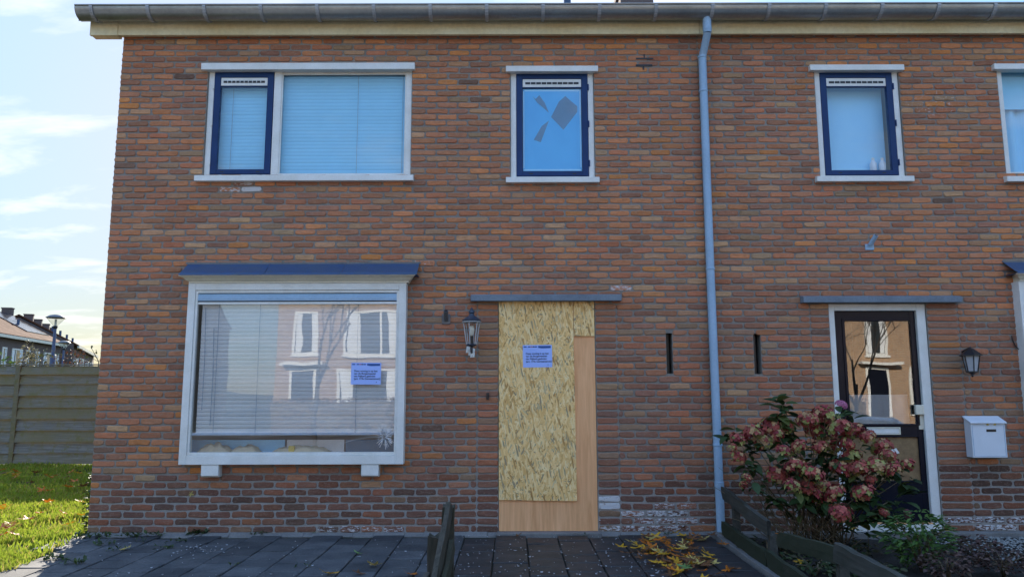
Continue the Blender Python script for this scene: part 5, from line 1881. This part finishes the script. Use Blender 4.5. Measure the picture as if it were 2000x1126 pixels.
q = G(1800, 1108)
leafy('evergreen_shrub', 'small fresh green leafy shrub in the bed before the black door', 'plant', (q.x, q.y, 0), (.28, .2, .23), 760, [(.08, .16, .03), (.11, .20, .045), (.05, .11, .025)], .06, M['foliage'], 5, shape=(.1, .038))
q = G(1778, 1095)
q2 = AT(1772, 1000, q.y)
b = MB(); b.lathe([(.004, -.1), (.028, -.02), (.035, .0), (.022, .02), (.004, .03)], (q2.x, q.y, q2.z), 8)
tag(b.build('withered_bloom', mat('dark red bloom', (0.12, 0.03, 0.035), 0.8, 0.3, 40), None), 'single dark red withered bloom over the green shrub', 'flower')
for (px, py, rx, h_, n_, lab) in ((1905, 1092, .22, .10, 420, 'brown withered flower clump in the bed, farther from the low fence'), (1850, 1128, .20, .10, 380, 'brown withered flower clump in the bed, lowest beside the low fence'), (1960, 1118, .2, .09, 340, 'brown withered flower clump in the bed nearest the picture edge')):
    q = G(px, py)
    leafy('sedum_clump', lab, 'plant', (q.x, q.y, 0), (rx, .18, h_), n_, [(.115, .065, .055), (.085, .05, .045), (.15, .09, .07), (.07, .05, .03)], .036, M['foliage'], int(px), 'withered clumps in the bed', shape=(.1, .07))
# rank low growth along the fence foot
q = G(1600, 1120)
for (px, py, n_, lab) in ((1590, 1112, 240, 'low dark green growth under the broken fence rails'), (1500, 1075, 140, 'low dark green growth behind the fence post by the drainpipe'), (1690, 1120, 220, 'low dark green growth in the bed under the fence end'), (1655, 1075, 160, 'low dark green growth at the foot of the hydrangea')):
    q = G(px, py)
    leafy('ground_cover', lab, 'plant', (max(q.x, XE + .2), q.y, -.02), (.26, .25, .06), n_, [(.03, .055, .018), (.045, .07, .02), (.07, .065, .03)], .05, M['foliage'], int(py), 'low growth in the bed')

# ivy on the free corner, weeds along the foot of the wall
def ivy():
    r_ = random.Random(8); b = MB(); vs0, fs0 = leaf_geo(.05, .042, .2, .2, 3)
    for k in range(260):
        z = r_.uniform(0, .62); y = D + r_.uniform(.02, .35)
        g = r_.uniform(.7, 1.3); c = r_.choice([(.06, .10, .02), (.10, .13, .03), (.04, .07, .018)])
        b.add(orient(vs0, (XL - r_.uniform(.005, .05 + .04 * mnoise.noise(Vector((z * 6, y * 4, 0)))), y, z), r_.uniform(2, 4.5), r_.uniform(-.7, .7), r_.uniform(-.6, .6), r_.uniform(.6, 1.1)), fs0, (c[0] * g, c[1] * g, c[2] * g, 1))
    t = thing('ivy', (XL, D + .2, 0), 'thin strip of pale green ivy on the free corner of the wall', 'ivy')
    b.build('foliage', M['foliage'], t, fix=False)
    b = MB(); b.tube([(XL - .012, D + .1, -.02), (XL - .012, D + .12, .3), (XL - .012, D + .08, .6)], [.006, .005, .002], 5); b.build('stem', M['stem'], t)


ivy()
wd = MB(); r_ = random.Random(15); vs0, fs0 = leaf_geo(.045, .02, .3, .3, 3)
for (px, py, n_, s_) in ((255, 1048, 34, 1.0), (300, 1046, 30, .9), (390, 1043, 60, 1.3), (205, 1048, 25, 1), (500, 1044, 14, .8), (690, 1040, 26, .8), (600, 1042, 10, .7), (205, 1064, 22, 1), (230, 1075, 14, .8), (320, 1070, 18, .9), (145, 1100, 26, 1), (345, 1058, 14, .8), (1130, 1046, 12, .7), (1300, 1044, 14, .7), (280, 1058, 12, .7), (590, 1106, 10, .7), (470, 1105, 10, .7), (105, 1092, 30, 1.2), (160, 1050, 30, 1.2)):
    p = G(px, py)
    for k in range(n_):
        g = r_.uniform(.7, 1.3); c = r_.choice([(.05, .09, .022), (.075, .11, .03), (.035, .06, .018)])
        wd.add(orient(vs0, p + Vector((r_.uniform(-.09, .09), r_.uniform(-.035, .035), r_.uniform(0, .03))), r_.uniform(0, 6.28), r_.uniform(0, 1.2), r_.uniform(-.6, .6), s_ * r_.uniform(.6, 1.3)), fs0, (c[0] * g, c[1] * g, c[2] * g, 1))
tag(wd.build('weeds', M['foliage'], None, fix=False), 'small green weeds in the paving joints and along the wall foot', 'weeds', kind='stuff')

# ------------------------------------------------------------------ fallen maple leaves
def maple(seed):
    r_ = random.Random(seed)
    out = []
    lobes = [(-2.35, .55), (-1.25, .85), (0, 1.0), (1.25, .85), (2.35, .55)]
    for i, (a, L_) in enumerate(lobes):
        L_ *= r_.uniform(.88, 1.1)
        out.append((a - .42, L_ * .55)); out.append((a - .20, L_ * .66)); out.append((a - .14, L_ * .85)); out.append((a, L_)); out.append((a + .14, L_ * .83)); out.append((a + .22, L_ * .64))
        if i < 4: out.append((a + .62, .30))
    curl = r_.uniform(.15, .55); cx = r_.uniform(-.4, .4)
    vs = [(0, 0, 0)]
    for a, l in out:
        x, y = math.cos(a) * l, math.sin(a) * l
        vs.append((x, y, curl * (x * x * .6 + y * y * .5) + cx * x * .25 + r_.uniform(-.05, .05)))
    n = len(out)
    fs = [(0, i + 1, i + 2) for i in range(n - 1)]
    k = len(vs)
    vs += [(-.08, -.012, .01), (-.08, .012, .01), (-.8, .05 + r_.uniform(-.1, .1), .18), (-.8, .03, .16)]
    fs += [(k, k + 1, k + 2, k + 3)]
    return MB().add([(x * .075, y * .075, z * .075) for x, y, z in vs], fs)


MAP = {}
for c_ in ('leaf_yellow', 'leaf_orange', 'leaf_brown', 'leaf_pale', 'leaf_green'):
    MAP[c_] = [maple(40 + k).mesh('maple_leaf', M[c_]) for k in range(5)]
lr = random.Random(61)


def drop(px, py, cols, label, group, s=1.0, z=0.004, up=0.35, yaw=None):
    p = G(px, py)
    o = bpy.data.objects.new('fallen_leaf', lr.choice(MAP[lr.choice(cols)])); COL.objects.link(o)
    sc = s * lr.uniform(.8, 1.2)
    o.location = (p.x, p.y, z + .012 * sc)
    o.rotation_euler = (lr.uniform(-up, up), lr.uniform(-up, up), lr.uniform(0, 6.28) if yaw is None else yaw)
    o.scale = (sc,) * 3
    tag(o, label, 'leaf', group)


Yl, Or, Br, Pa, Gr = 'leaf_yellow', 'leaf_orange', 'leaf_brown', 'leaf_pale', 'leaf_green'
n = 0
while n < 120:
    px = 1320 + lr.gauss(0, 50); py = 1088 + lr.gauss(0, 24)
    # the heap runs from the wall towards the edging
    if not (1215 < px < 1440 and 1046 < py < 1150): continue
    if py > 1052 + (px - 1215) * .75 + 25 or py < 1046: continue
    if px > 1405 + (py - 1053) * 1.2: continue
    drop(px, py, [Yl, Yl, Pa, Or, Or, Br, Br, Br], 'autumn maple leaf in the heap on the path by the drainpipe', 'maple leaves heaped by the drainpipe', 1.05, z=lr.uniform(0, .025), up=.32)
    n += 1
for px, py, cc, sz in ((1280, 1063, Or, 1.2), (1233, 1066, Pa, 1.2), (1214, 1076, Yl, 1), (1340, 1116, Gr, 1), (1390, 1100, Yl, 1.3), (1380, 1090, Yl, 1.2), (1315, 1085, Or, 1.1), (1330, 1040, Br, 1.3)):
    drop(px, py, [cc], 'autumn maple leaf in the heap on the path by the drainpipe', 'maple leaves heaped by the drainpipe', sz, z=.03, up=.5)
for px, py, cc, sz, lab in ((247, 1072, Pa, 1.0, 'curled pale maple leaf with long stalk on the slabs below the bay window'), (700, 1082, Gr, .9, 'greenish maple leaf on the path left of the fence post'),
                            (733, 1106, Pa, 1.0, 'pale flat maple leaf with stalk on the path left of the fence post'), (640, 1123, Yl, 1.3, 'curled yellow maple leaf at the near edge of the path'), (800, 1124, Or, 1.3, 'orange brown leaf heap remnant beside the fence post foot'),
                            (372, 962, Pa, .8, 'pale leaf caught on the brickwork under the bay window'), (1010, 1048, Br, .8, 'brown curled leaf at the boarded doorstep'), (700, 1122, Br, 1.2, 'brown leaf at the near edge of the path')):
    if py == 962:
        o = bpy.data.objects.new('fallen_leaf', MAP[cc][1]); COL.objects.link(o); qv = W(372, 964, -.01)
        o.location = qv; o.rotation_euler = (R(70), .3, .2); o.scale = (.55,) * 3; tag(o, lab, 'leaf')
    else:
        drop(px, py, [cc], lab, 'single leaves on the path', sz)
for k in range(46):
    px, py = lr.uniform(0, 165), lr.uniform(925, 1110)
    if py < 990 and lr.random() < .5: py = lr.uniform(930, 945)
    if G(px, py).x > XL - .4 and G(px, py).y < D: continue
    drop(px, py, [Or, Or, Br, Yl], 'orange fallen leaf lying in the lawn', 'fallen leaves in the lawn', 1.35, z=.065, up=.5)
for px, py, lab in ((1855, 1045, 'yellow leaf lying by the wall right of the white door frame'), (1722, 1055, 'small yellow leaf before the black door sill'), (1668, 1042, 'yellow leaf at the foot of the hydrangea by the door frame'), (1565, 1108, 'pale leaf in the bed behind the low fence')):
    drop(px, py, [Yl, Pa], lab, 'single leaves in the bed', .9, z=.04)
for px, py, lab in ((1525, 1043, 'orange curled leaf on the low fence rail, nearer the wall'), (1538, 1051, 'orange curled leaf on the low fence rail, farther down')):
    p = pt(px, py)
    o = bpy.data.objects.new('fallen_leaf', lr.choice(MAP[Or])); COL.objects.link(o); o.location = (XB, p.y, p.z + .01); o.rotation_euler = (.4, .3, lr.uniform(0, 6)); o.scale = (.6,) * 3
    tag(o, lab, 'leaf', 'leaves on the low fence')

# paint flakes and crumbs on the damp path; gravel in the bed
fl = MB(); r_ = random.Random(33)
for k in range(360):
    reg = r_.random()
    if reg < .62: p = G(r_.uniform(885, 1330), r_.uniform(1044, 1135))
    elif reg < .78: p = G(395 + r_.gauss(0, 38), 1074 + r_.gauss(0, 8))
    else: p = G(r_.uniform(160, 860), r_.uniform(1050, 1130))
    s = r_.uniform(.003, .011) * (1.6 if r_.random() < .12 else 1)
    a = r_.uniform(0, 6.28)
    g = r_.uniform(.5, 1)
    pts = [(p.x + s * math.cos(a + q * 1.57) * r_.uniform(.6, 1.4), p.y + s * math.sin(a + q * 1.57) * r_.uniform(.6, 1.4), .006 + r_.uniform(0, .005)) for q in range(4)]
    fl.add(pts + [(p.x, p.y, .002)], [(0, 1, 2, 3), (0, 4, 1), (1, 4, 2), (2, 4, 3), (3, 4, 0)])
tag(fl.build('debris', M['chip'], None), 'white paint flakes and crumbs scattered over the path', 'debris', kind='stuff')
gv = MB()
for k in range(5200):
    x = r_.uniform(3.6, 6.4); y = r_.uniform(5.2, D - .18)
    if x < 3.5 + (D - y) * .2 + .1 * mnoise.noise(Vector((x * 3, y * 3, 0))) + .45: continue
    s = r_.uniform(.008, .018); a = r_.uniform(0, 6.28); h = s * r_.uniform(.5, .9)
    gv.add([(x + s * math.cos(a + q * 1.2566), y + s * math.sin(a + q * 1.2566) * .8, -.01 + r_.uniform(-.004, .004)) for q in range(5)] + [(x + r_.uniform(-.3, .3) * s, y, -.01 + h)], [(0, 1, 5), (1, 2, 5), (2, 3, 5), (3, 4, 5), (4, 0, 5)])
tag(gv.build('gravel', M['gravel'], None), 'grey gravel spread in the bed below the letter box', 'gravel', kind='stuff')

# ------------------------------------------------------------------ far houses
def far_house(label, w, wallm, roofm, wins, doorx=None, chim=True, solar=False, eave=5.4, ridge=7.6, depth=8.0, group=None, doorm=None):
    """house built about its front lower left corner: front on y = 0 facing -y, w metres along +x; returns the root"""
    t = thing('terraced_house', (0, 0, 0), label, 'house', group)
    MB().prism([(0, -.3), (depth, -.3), (depth, eave), (depth / 2, ridge - .1), (0, eave)], 'x', 0, w).build('wall', wallm, t)
    b = MB(); sl = (ridge - eave) / (depth / 2)
    b.prism([(-.35, eave - .35 * sl + .02), (depth / 2, ridge), (depth + .35, eave - .35 * sl + .02), (depth + .35, eave - .35 * sl + .16), (depth / 2, ridge + .14), (-.35, eave - .35 * sl + .16)], 'x', -.02, w + .02)
    rf_ = b.build('roof', roofm, t)
    if chim:
        b = MB(); b.box(w - .5, w + .0, depth / 2 - .35, depth / 2 + .35, ridge - .3, ridge + .5); b.box(w - .54, w + .04, depth / 2 - .39, depth / 2 + .39, ridge + .5, ridge + .58)
        b.build('chimney', M['far_brick'], rf_)
    b = MB(); b.tube([(w * .3, depth * .22, eave + .2), (w * .3, depth * .22, eave + 1.55)], .1, 8); b.build('vent_pipe', M['lead'], rf_)
    b = MB(); b.box(-.02, w + .02, -.42, -.28, eave - .35 * sl - .1, eave - .35 * sl + .1); b.build('gutter', M['cream'], t)
    if solar:
        n_ = Vector((0, -sl, 1)).normalized()
        for i in range(4):
            for j in range(2):
                x0_ = .6 + i * 1.05; y0_ = .7 + j * 1.55
                vs = []
                for (xx_, yy_) in ((x0_, y0_), (x0_ + 1.0, y0_), (x0_ + 1.0, y0_ + 1.48), (x0_, y0_ + 1.48)):
                    pz = eave + yy_ * sl + .22
                    vs.append((xx_, yy_, pz))
                b = MB(); b.add(vs + [(v[0], v[1], v[2] - .05) for v in vs], [(0, 1, 2, 3), (7, 6, 5, 4), (0, 4, 5, 1), (1, 5, 6, 2), (2, 6, 7, 3), (3, 7, 4, 0)])
                b.build('solar_panel', M['solar'], rf_)
    for (x0_, x1_, z0_, z1_, mull) in wins:
        f_ = frame_ring(x0_, x1_, z0_, z1_, -.05, .02, .09, .09, .09, .09)
        if mull: f_.box(x0_ + (x1_ - x0_) * mull - .04, x0_ + (x1_ - x0_) * mull + .04, -.045, .02, z0_ + .09, z1_ - .09)
        wn_ = f_.build('window', M['white'], t)
        MB().box(x0_ + .09, x1_ - .09, -.018, -.01, z0_ + .09, z1_ - .09).build('pane', M['far_glass'], wn_)
        MB().box(x0_ - .06, x1_ + .06, -.10, .0, z0_ - .07, z0_ - .001).build('sill', M['white'], wn_)
        cw_ = (x1_ - x0_) * .2
        for xa_ in (x0_ + .1, x1_ - .1 - cw_):
            b = MB(); b.prism([(xa_, z0_ + .1), (xa_ + cw_ * .9, z0_ + .1), (xa_ + cw_, z1_ - .1), (xa_, z1_ - .1)], 'y', -.0215, -.0185); b.build('curtain', M['net'], wn_)
    if doorx is not None:
        f_ = frame_ring(doorx, doorx + 1.0, 0, 2.35, -.05, .02, .1, .1, .1, .05).build('door', M['white'], t)
        MB().box(doorx + .1, doorx + .9, -.03, -.012, .05, 2.25).build('door_leaf', doorm or M['door_black'], f_)
        MB().box(doorx - .3, doorx + 1.3, -.5, .0, 2.45, 2.56).build('canopy', M['white'], t)
    return t


def place(t, p, th):
    t.location = (p[0], p[1], 0)
    t.rotation_euler = (0, 0, th)


W1 = [(.5, 1.2, 2.9, 4.5, 0), (2.0, 3.7, 2.9, 4.5, .35), (4.3, 5.0, 2.9, 4.5, 0), (.6, 3.4, .6, 2.3, .5)]
th1 = math.atan2(.977, -.21)
ux, uy = math.cos(th1), math.sin(th1)
s0 = AT(0, 648, 49.6)
for k, lab in ((-1, 'far brown-roofed house out of frame beyond the fence'), (0, 'far brown-roofed brick house beyond the fence, cut by the picture edge'), (1, 'far brown-roofed brick house with solar panels beyond the fence')):
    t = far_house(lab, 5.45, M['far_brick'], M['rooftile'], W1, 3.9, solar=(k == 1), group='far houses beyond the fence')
    place(t, (s0.x + ux * 5.45 * k, s0.y + uy * 5.45 * k), th1)
e1 = (s0.x + ux * 10.9, s0.y + uy * 10.9)
th2 = math.atan2(17, -7.9)
vx, vy = math.cos(th2), math.sin(th2)
for k, lab in ((0, 'first house of the receding far row behind the street lamps'), (1, 'second house of the receding far row behind the street lamps'), (2, 'third house of the receding far row behind the street lamps'), (3, 'fourth house of the receding far row behind the street lamps')):
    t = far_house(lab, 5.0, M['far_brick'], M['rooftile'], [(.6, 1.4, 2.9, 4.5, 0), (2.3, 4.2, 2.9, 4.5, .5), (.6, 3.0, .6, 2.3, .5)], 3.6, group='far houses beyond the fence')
    place(t, (e1[0] + .3 + vx * 5.0 * k, e1[1] + 1.2 + vy * 5.0 * k), th2)

# ------------------------------------------------------------------ street lamps
def street_lamp(px, py_top, d, label):
    p = AT(px, py_top, d)
    H = p.z
    t = thing('street_lamp', (p.x, d, 0), label, 'street lamp', 'street lamps beyond the fence')
    b = MB(); b.tube([(p.x, d, -.2), (p.x, d, 1.0), (p.x, d, 2.6)], [.085, .085, .08], 12); smooth_by_angle(b.build('lower_post', M['lamp_pole'], t))
    b = MB(); b.tube([(p.x, d, 2.6), (p.x, d, H - .42)], [.055, .045], 12); smooth_by_angle(b.build('upper_post', M['lamp_pole'], t))
    b = MB(); b.lathe([(.05, H - .48), (.08, H - .42), (.06, H - .38)], (p.x, d, 0), 14); b.build('collar', M['black'], t)
    b = MB(); b.lathe([(.07, H - .38), (.29, H - .11)], (p.x, d, 0), 20); smooth_by_angle(b.build('glass_bowl', M['lamp_glass'], t))
    b = MB(); b.lathe([(.30, H - .12), (.31, H - .10), (.20, H - .03), (.08, H), (.0, H + .004)], (p.x, d, 0), 20); smooth_by_angle(b.build('cap', M['grey_metal'], t))
    b = MB(); b.lathe([(.035, H - .38), (.035, H - .16)], (p.x, d, 0), 10); b.build('lamp', M['white'], t)


street_lamp(110, 614, 25.0, 'tall street lamp with conical bowl and blue post beyond the fence')
street_lamp(126, 665, 38.5, 'smaller, farther street lamp with conical bowl beyond the fence')

# shrubs showing over the fence
for (px, py, d, rx, h_, n_, cols, ls, lab) in ((55, 687, 20.0, .30, 2.6, 500, [(.28, .25, .15), (.20, .18, .10)], .10, 'pale feathery shrub standing behind the garden fence'),
                                                (142, 697, 22.0, .65, 2.3, 700, [(.16, .06, .03), (.11, .055, .03), (.10, .085, .03)], .09, 'russet shrub showing over the garden fence below the street lamps'),
                                                (4, 700, 18.5, .35, 2.2, 420, [(.10, .17, .03), (.16, .22, .05)], .10, 'bright green shrub over the fence at the picture edge'),
                                                (90, 700, 21.0, .7, 2.25, 520, [(.06, .075, .03), (.10, .09, .04)], .09, 'dull olive shrub over the fence beside the tall street lamp')):
    p = AT(px, py, d)
    leafy('garden_shrub', lab, 'shrub', (p.x, d, 0), (rx, rx, p.z * .56), n_ * 2, cols, ls, M['foliage'], int(px + 3), 'shrubs behind the fence', stems=7, updown=.9)
# thin twig with a few leaves by the brick corner
tw = thing('sapling', (AT(182, 700, 17).x, 17, 0), 'thin bare sapling over the fence by the brick corner', 'tree')
b = MB(); P = lambda x, y: AT(x, y, 17.0)
b.tube([(P(192, 712).x, 17, 0), P(193, 706), P(186, 693), P(177, 676)], [.02, .012, .008, .003], 5); b.build('trunk', M['stem'], tw, fix=False)
b = MB(); b.tube([P(188, 698), P(184, 690), P(190, 684)], [.006, .005, .003], 4); b.tube([P(193, 706), P(180, 699), P(172, 697)], [.006, .004, .003], 4); b.build('branch', M['stem'], tw, fix=False)
b = MB(); vs0, fs0 = leaf_geo(.10, .05, .2, .2, 3)
for x, y in ((177, 677), (180, 680), (189, 686), (190, 690), (173, 697), (184, 691), (187, 695)):
    b.add(orient(vs0, P(x, y), lr.uniform(0, 6), lr.uniform(-.5, .5), 1.2), fs0, (.07, .08, .03, 1))
b.build('leaves', M['foliage'], tw, fix=False)

# ------------------------------------------------------------------ the other side of the street, seen in the window glass
OY = -13.6
W2 = [(.7, 2.9, 2.85, 4.55, .35), (4.0, 4.9, 2.85, 4.55, 0), (.7, 3.2, .55, 2.35, 0)]
labs = ['sunlit brick house across the street, mirrored in the bay window', 'sunlit brick house across the street, mirrored between the doors', 'sunlit brick house across the street, mirrored in the black door', 'sunlit brick house across the street, next after the one in the black door', 'sunlit brick house across the street, last of its row']
for k in range(5):
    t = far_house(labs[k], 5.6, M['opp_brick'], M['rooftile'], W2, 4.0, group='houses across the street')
    place(t, (-9.2 + 5.6 * (k + 1), OY), math.pi)
for k, lab in enumerate(('brick house across the side street, nearer the sunlit row', 'brick house across the side street, farther from the sunlit row')):
    t = far_house(lab, 6.0, M['opp_brick'], M['rooftile_dark'], W2, 4.3, group='houses across the street')
    place(t, (-17.5 - 6.0 * k, OY - 9), math.pi)


def bare_tree(p, H, label, seed, levels=6, crown=None):
    r_ = random.Random(seed)
    t = thing('bare_tree', p, label, 'tree', 'bare street trees')
    tr, cr2 = MB(), MB()

    def grow(a, d, L_, rad, lev, mb):
        e = a + d * L_
        m_ = a.lerp(e, .5) + Vector((r_.uniform(-.04, .04), r_.uniform(-.04, .04), 0)) * L_
        mb.tube([a, m_, e], [rad, rad * .85, rad * .7], 6 if lev < 2 else 4, cap=False)
        if lev >= levels: return
        for k in range(r_.choice((2, 3, 3))):
            ax = d.orthogonal().normalized(); ax = Matrix.Rotation(r_.uniform(0, 6.28), 3, d) @ ax
            nd_ = (Matrix.Rotation(r_.uniform(.3, .75), 3, ax) @ d + Vector((0, 0, .12))).normalized()
            grow(a.lerp(e, r_.uniform(.65, 1)), nd_, L_ * r_.uniform(.62, .82), rad * .62, lev + 1, cr2)
    grow(Vector(p) + Vector((0, 0, -.2)), Vector((.03, .02, 1)).normalized(), H * .34, H * .0105, 0, tr)
    tr.build('trunk', M['bark'], t, smooth=True, fix=False)
    cr2.build('crown', M['bark'], t, smooth=True, fix=False)


bare_tree((-5.4, -5.2, 0), 6.2, 'bare street tree mirrored in the bay window', 3)
bare_tree((8.6, -3.2, 0), 5.2, 'bare street tree mirrored in the black door', 4)
hd = thing('beech_hedge', (-1.5, -11.2, 0), 'low clipped brown hedge across the street, mirrored in the bay window', 'hedge')
b = MB(); r_ = random.Random(2); vs0, fs0 = leaf_geo(.09, .055, .2, .2, 2)
for k in range(5200):
    f_ = r_.random()
    x = r_.uniform(-8.5, 12.5)
    if f_ < .7: p = (x, -10.9 + r_.uniform(-.06, .06), r_.uniform(0, 1.15))
    else: p = (x, r_.uniform(-11.5, -10.9), 1.15 + r_.uniform(-.08, .08))
    c = r_.choice([(.30, .17, .10), (.24, .13, .08), (.20, .15, .08)])
    b.add(orient(vs0, p, r_.uniform(0, 6.28), r_.uniform(-.8, .8), r_.uniform(-.8, .8), r_.uniform(.9, 1.6)), fs0, (*c, 1))
b.build('foliage', M['foliage'], hd, fix=False)
MB().box(-8.5, 12.5, -11.45, -10.98, -.1, 1.08).build('branches', M['stem'], hd)


def car(label, loc, th):
    t = thing('parked_car', (0, 0, 0), label, 'car', 'cars parked along the kerb')
    lower = [(-2.05, .28), (-2.1, .55), (-2.0, .82), (-1.05, .95), (.95, .95), (1.75, .90), (2.0, .75), (2.05, .45), (2.0, .26)]
    n = len(lower)
    b = MB(); vs = []
    for s, yy in ((.80, -.86), (1.0, -.70), (1.0, .70), (.80, .86)):
        pass
    for yy, kx, kz in ((-.86, .97, .93), (-.72, 1.0, 1.0), (.72, 1.0, 1.0), (.86, .97, .93)):
        for x, z in lower:
            vs.append((x * kx, yy, .26 + (z - .26) * kz))
    fs = [tuple(range(n - 1, -1, -1)), tuple(3 * n + k for k in range(n))]
    for r2 in range(3):
        fs += [(r2 * n + k, r2 * n + (k + 1) % n, (r2 + 1) * n + (k + 1) % n, (r2 + 1) * n + k) for k in range(n)]
    b.add(vs, fs); smooth_by_angle(b.build('body', M['car'], t, bevel=.03), 35)
    cab = [(-1.75, .93), (-1.25, 1.40), (-.7, 1.48), (.25, 1.47), (1.05, .95)]
    b = MB(); n = len(cab); vs = []
    for yy, z_in in ((-1, 0), (1, 0)):
        for x, z in cab:
            vs.append((x, yy * (.76 - (z - .93) * .26), z))
    fs = [tuple(range(n - 1, -1, -1)), tuple(n + k for k in range(n))] + [(k, (k + 1) % n, n + (k + 1) % n, n + k) for k in range(n)]
    b.add(vs, fs); b.build('cabin_glass', M['far_glass'], t, bevel=.02)
    b = MB(); b.add([(-1.22, -.64, 1.415), (-.7, -.61, 1.49), (.22, -.61, 1.48), (.22, .61, 1.48), (-.7, .61, 1.49), (-1.22, .64, 1.415)], [(0, 1, 4, 5), (1, 2, 3, 4)])
    o = b.build('roof_panel', M['car'], t); so = o.modifiers.new('thickness', 'SOLIDIFY'); so.thickness = .02; so.offset = 1
    for sx in (-1.28, 1.28):
        for sy in (-1, 1):
            b = MB(); b.lathe([(.22, -.1), (.31, -.09), (.32, 0), (.31, .09), (.22, .1)], (0, 0, 0), 20); o = smooth_by_angle(b.build('wheel', M['tyre'], t)); o.location = (sx, sy * .76, .32); o.rotation_euler = (R(90), 0, 0)
            b = MB(); b.lathe([(.2, -.105), (.2, .105)], (0, 0, 0), 16); r3 = b.build('rim', M['grey_metal'], o); r3.parent = o
    for sy in (-1, 1):
        MB().box(1.86, 2.03, sy * .62 - .16, sy * .62 + .16, .62, .76).build('headlight', M['white'], t, bevel=.03)
        MB().box(-2.08, -1.98, sy * .64 - .12, sy * .64 + .12, .62, .8).build('tail_light', M['ink_red'], t, bevel=.02)
    t.location = loc; t.rotation_euler = (0, 0, th)


car('silver hatchback parked at the kerb, mirrored in the bay window', (-.35, -1.2, -.04), math.pi)
car('silver hatchback parked at the kerb, mirrored in the black door', (6.4, -1.1, -.04), 0)
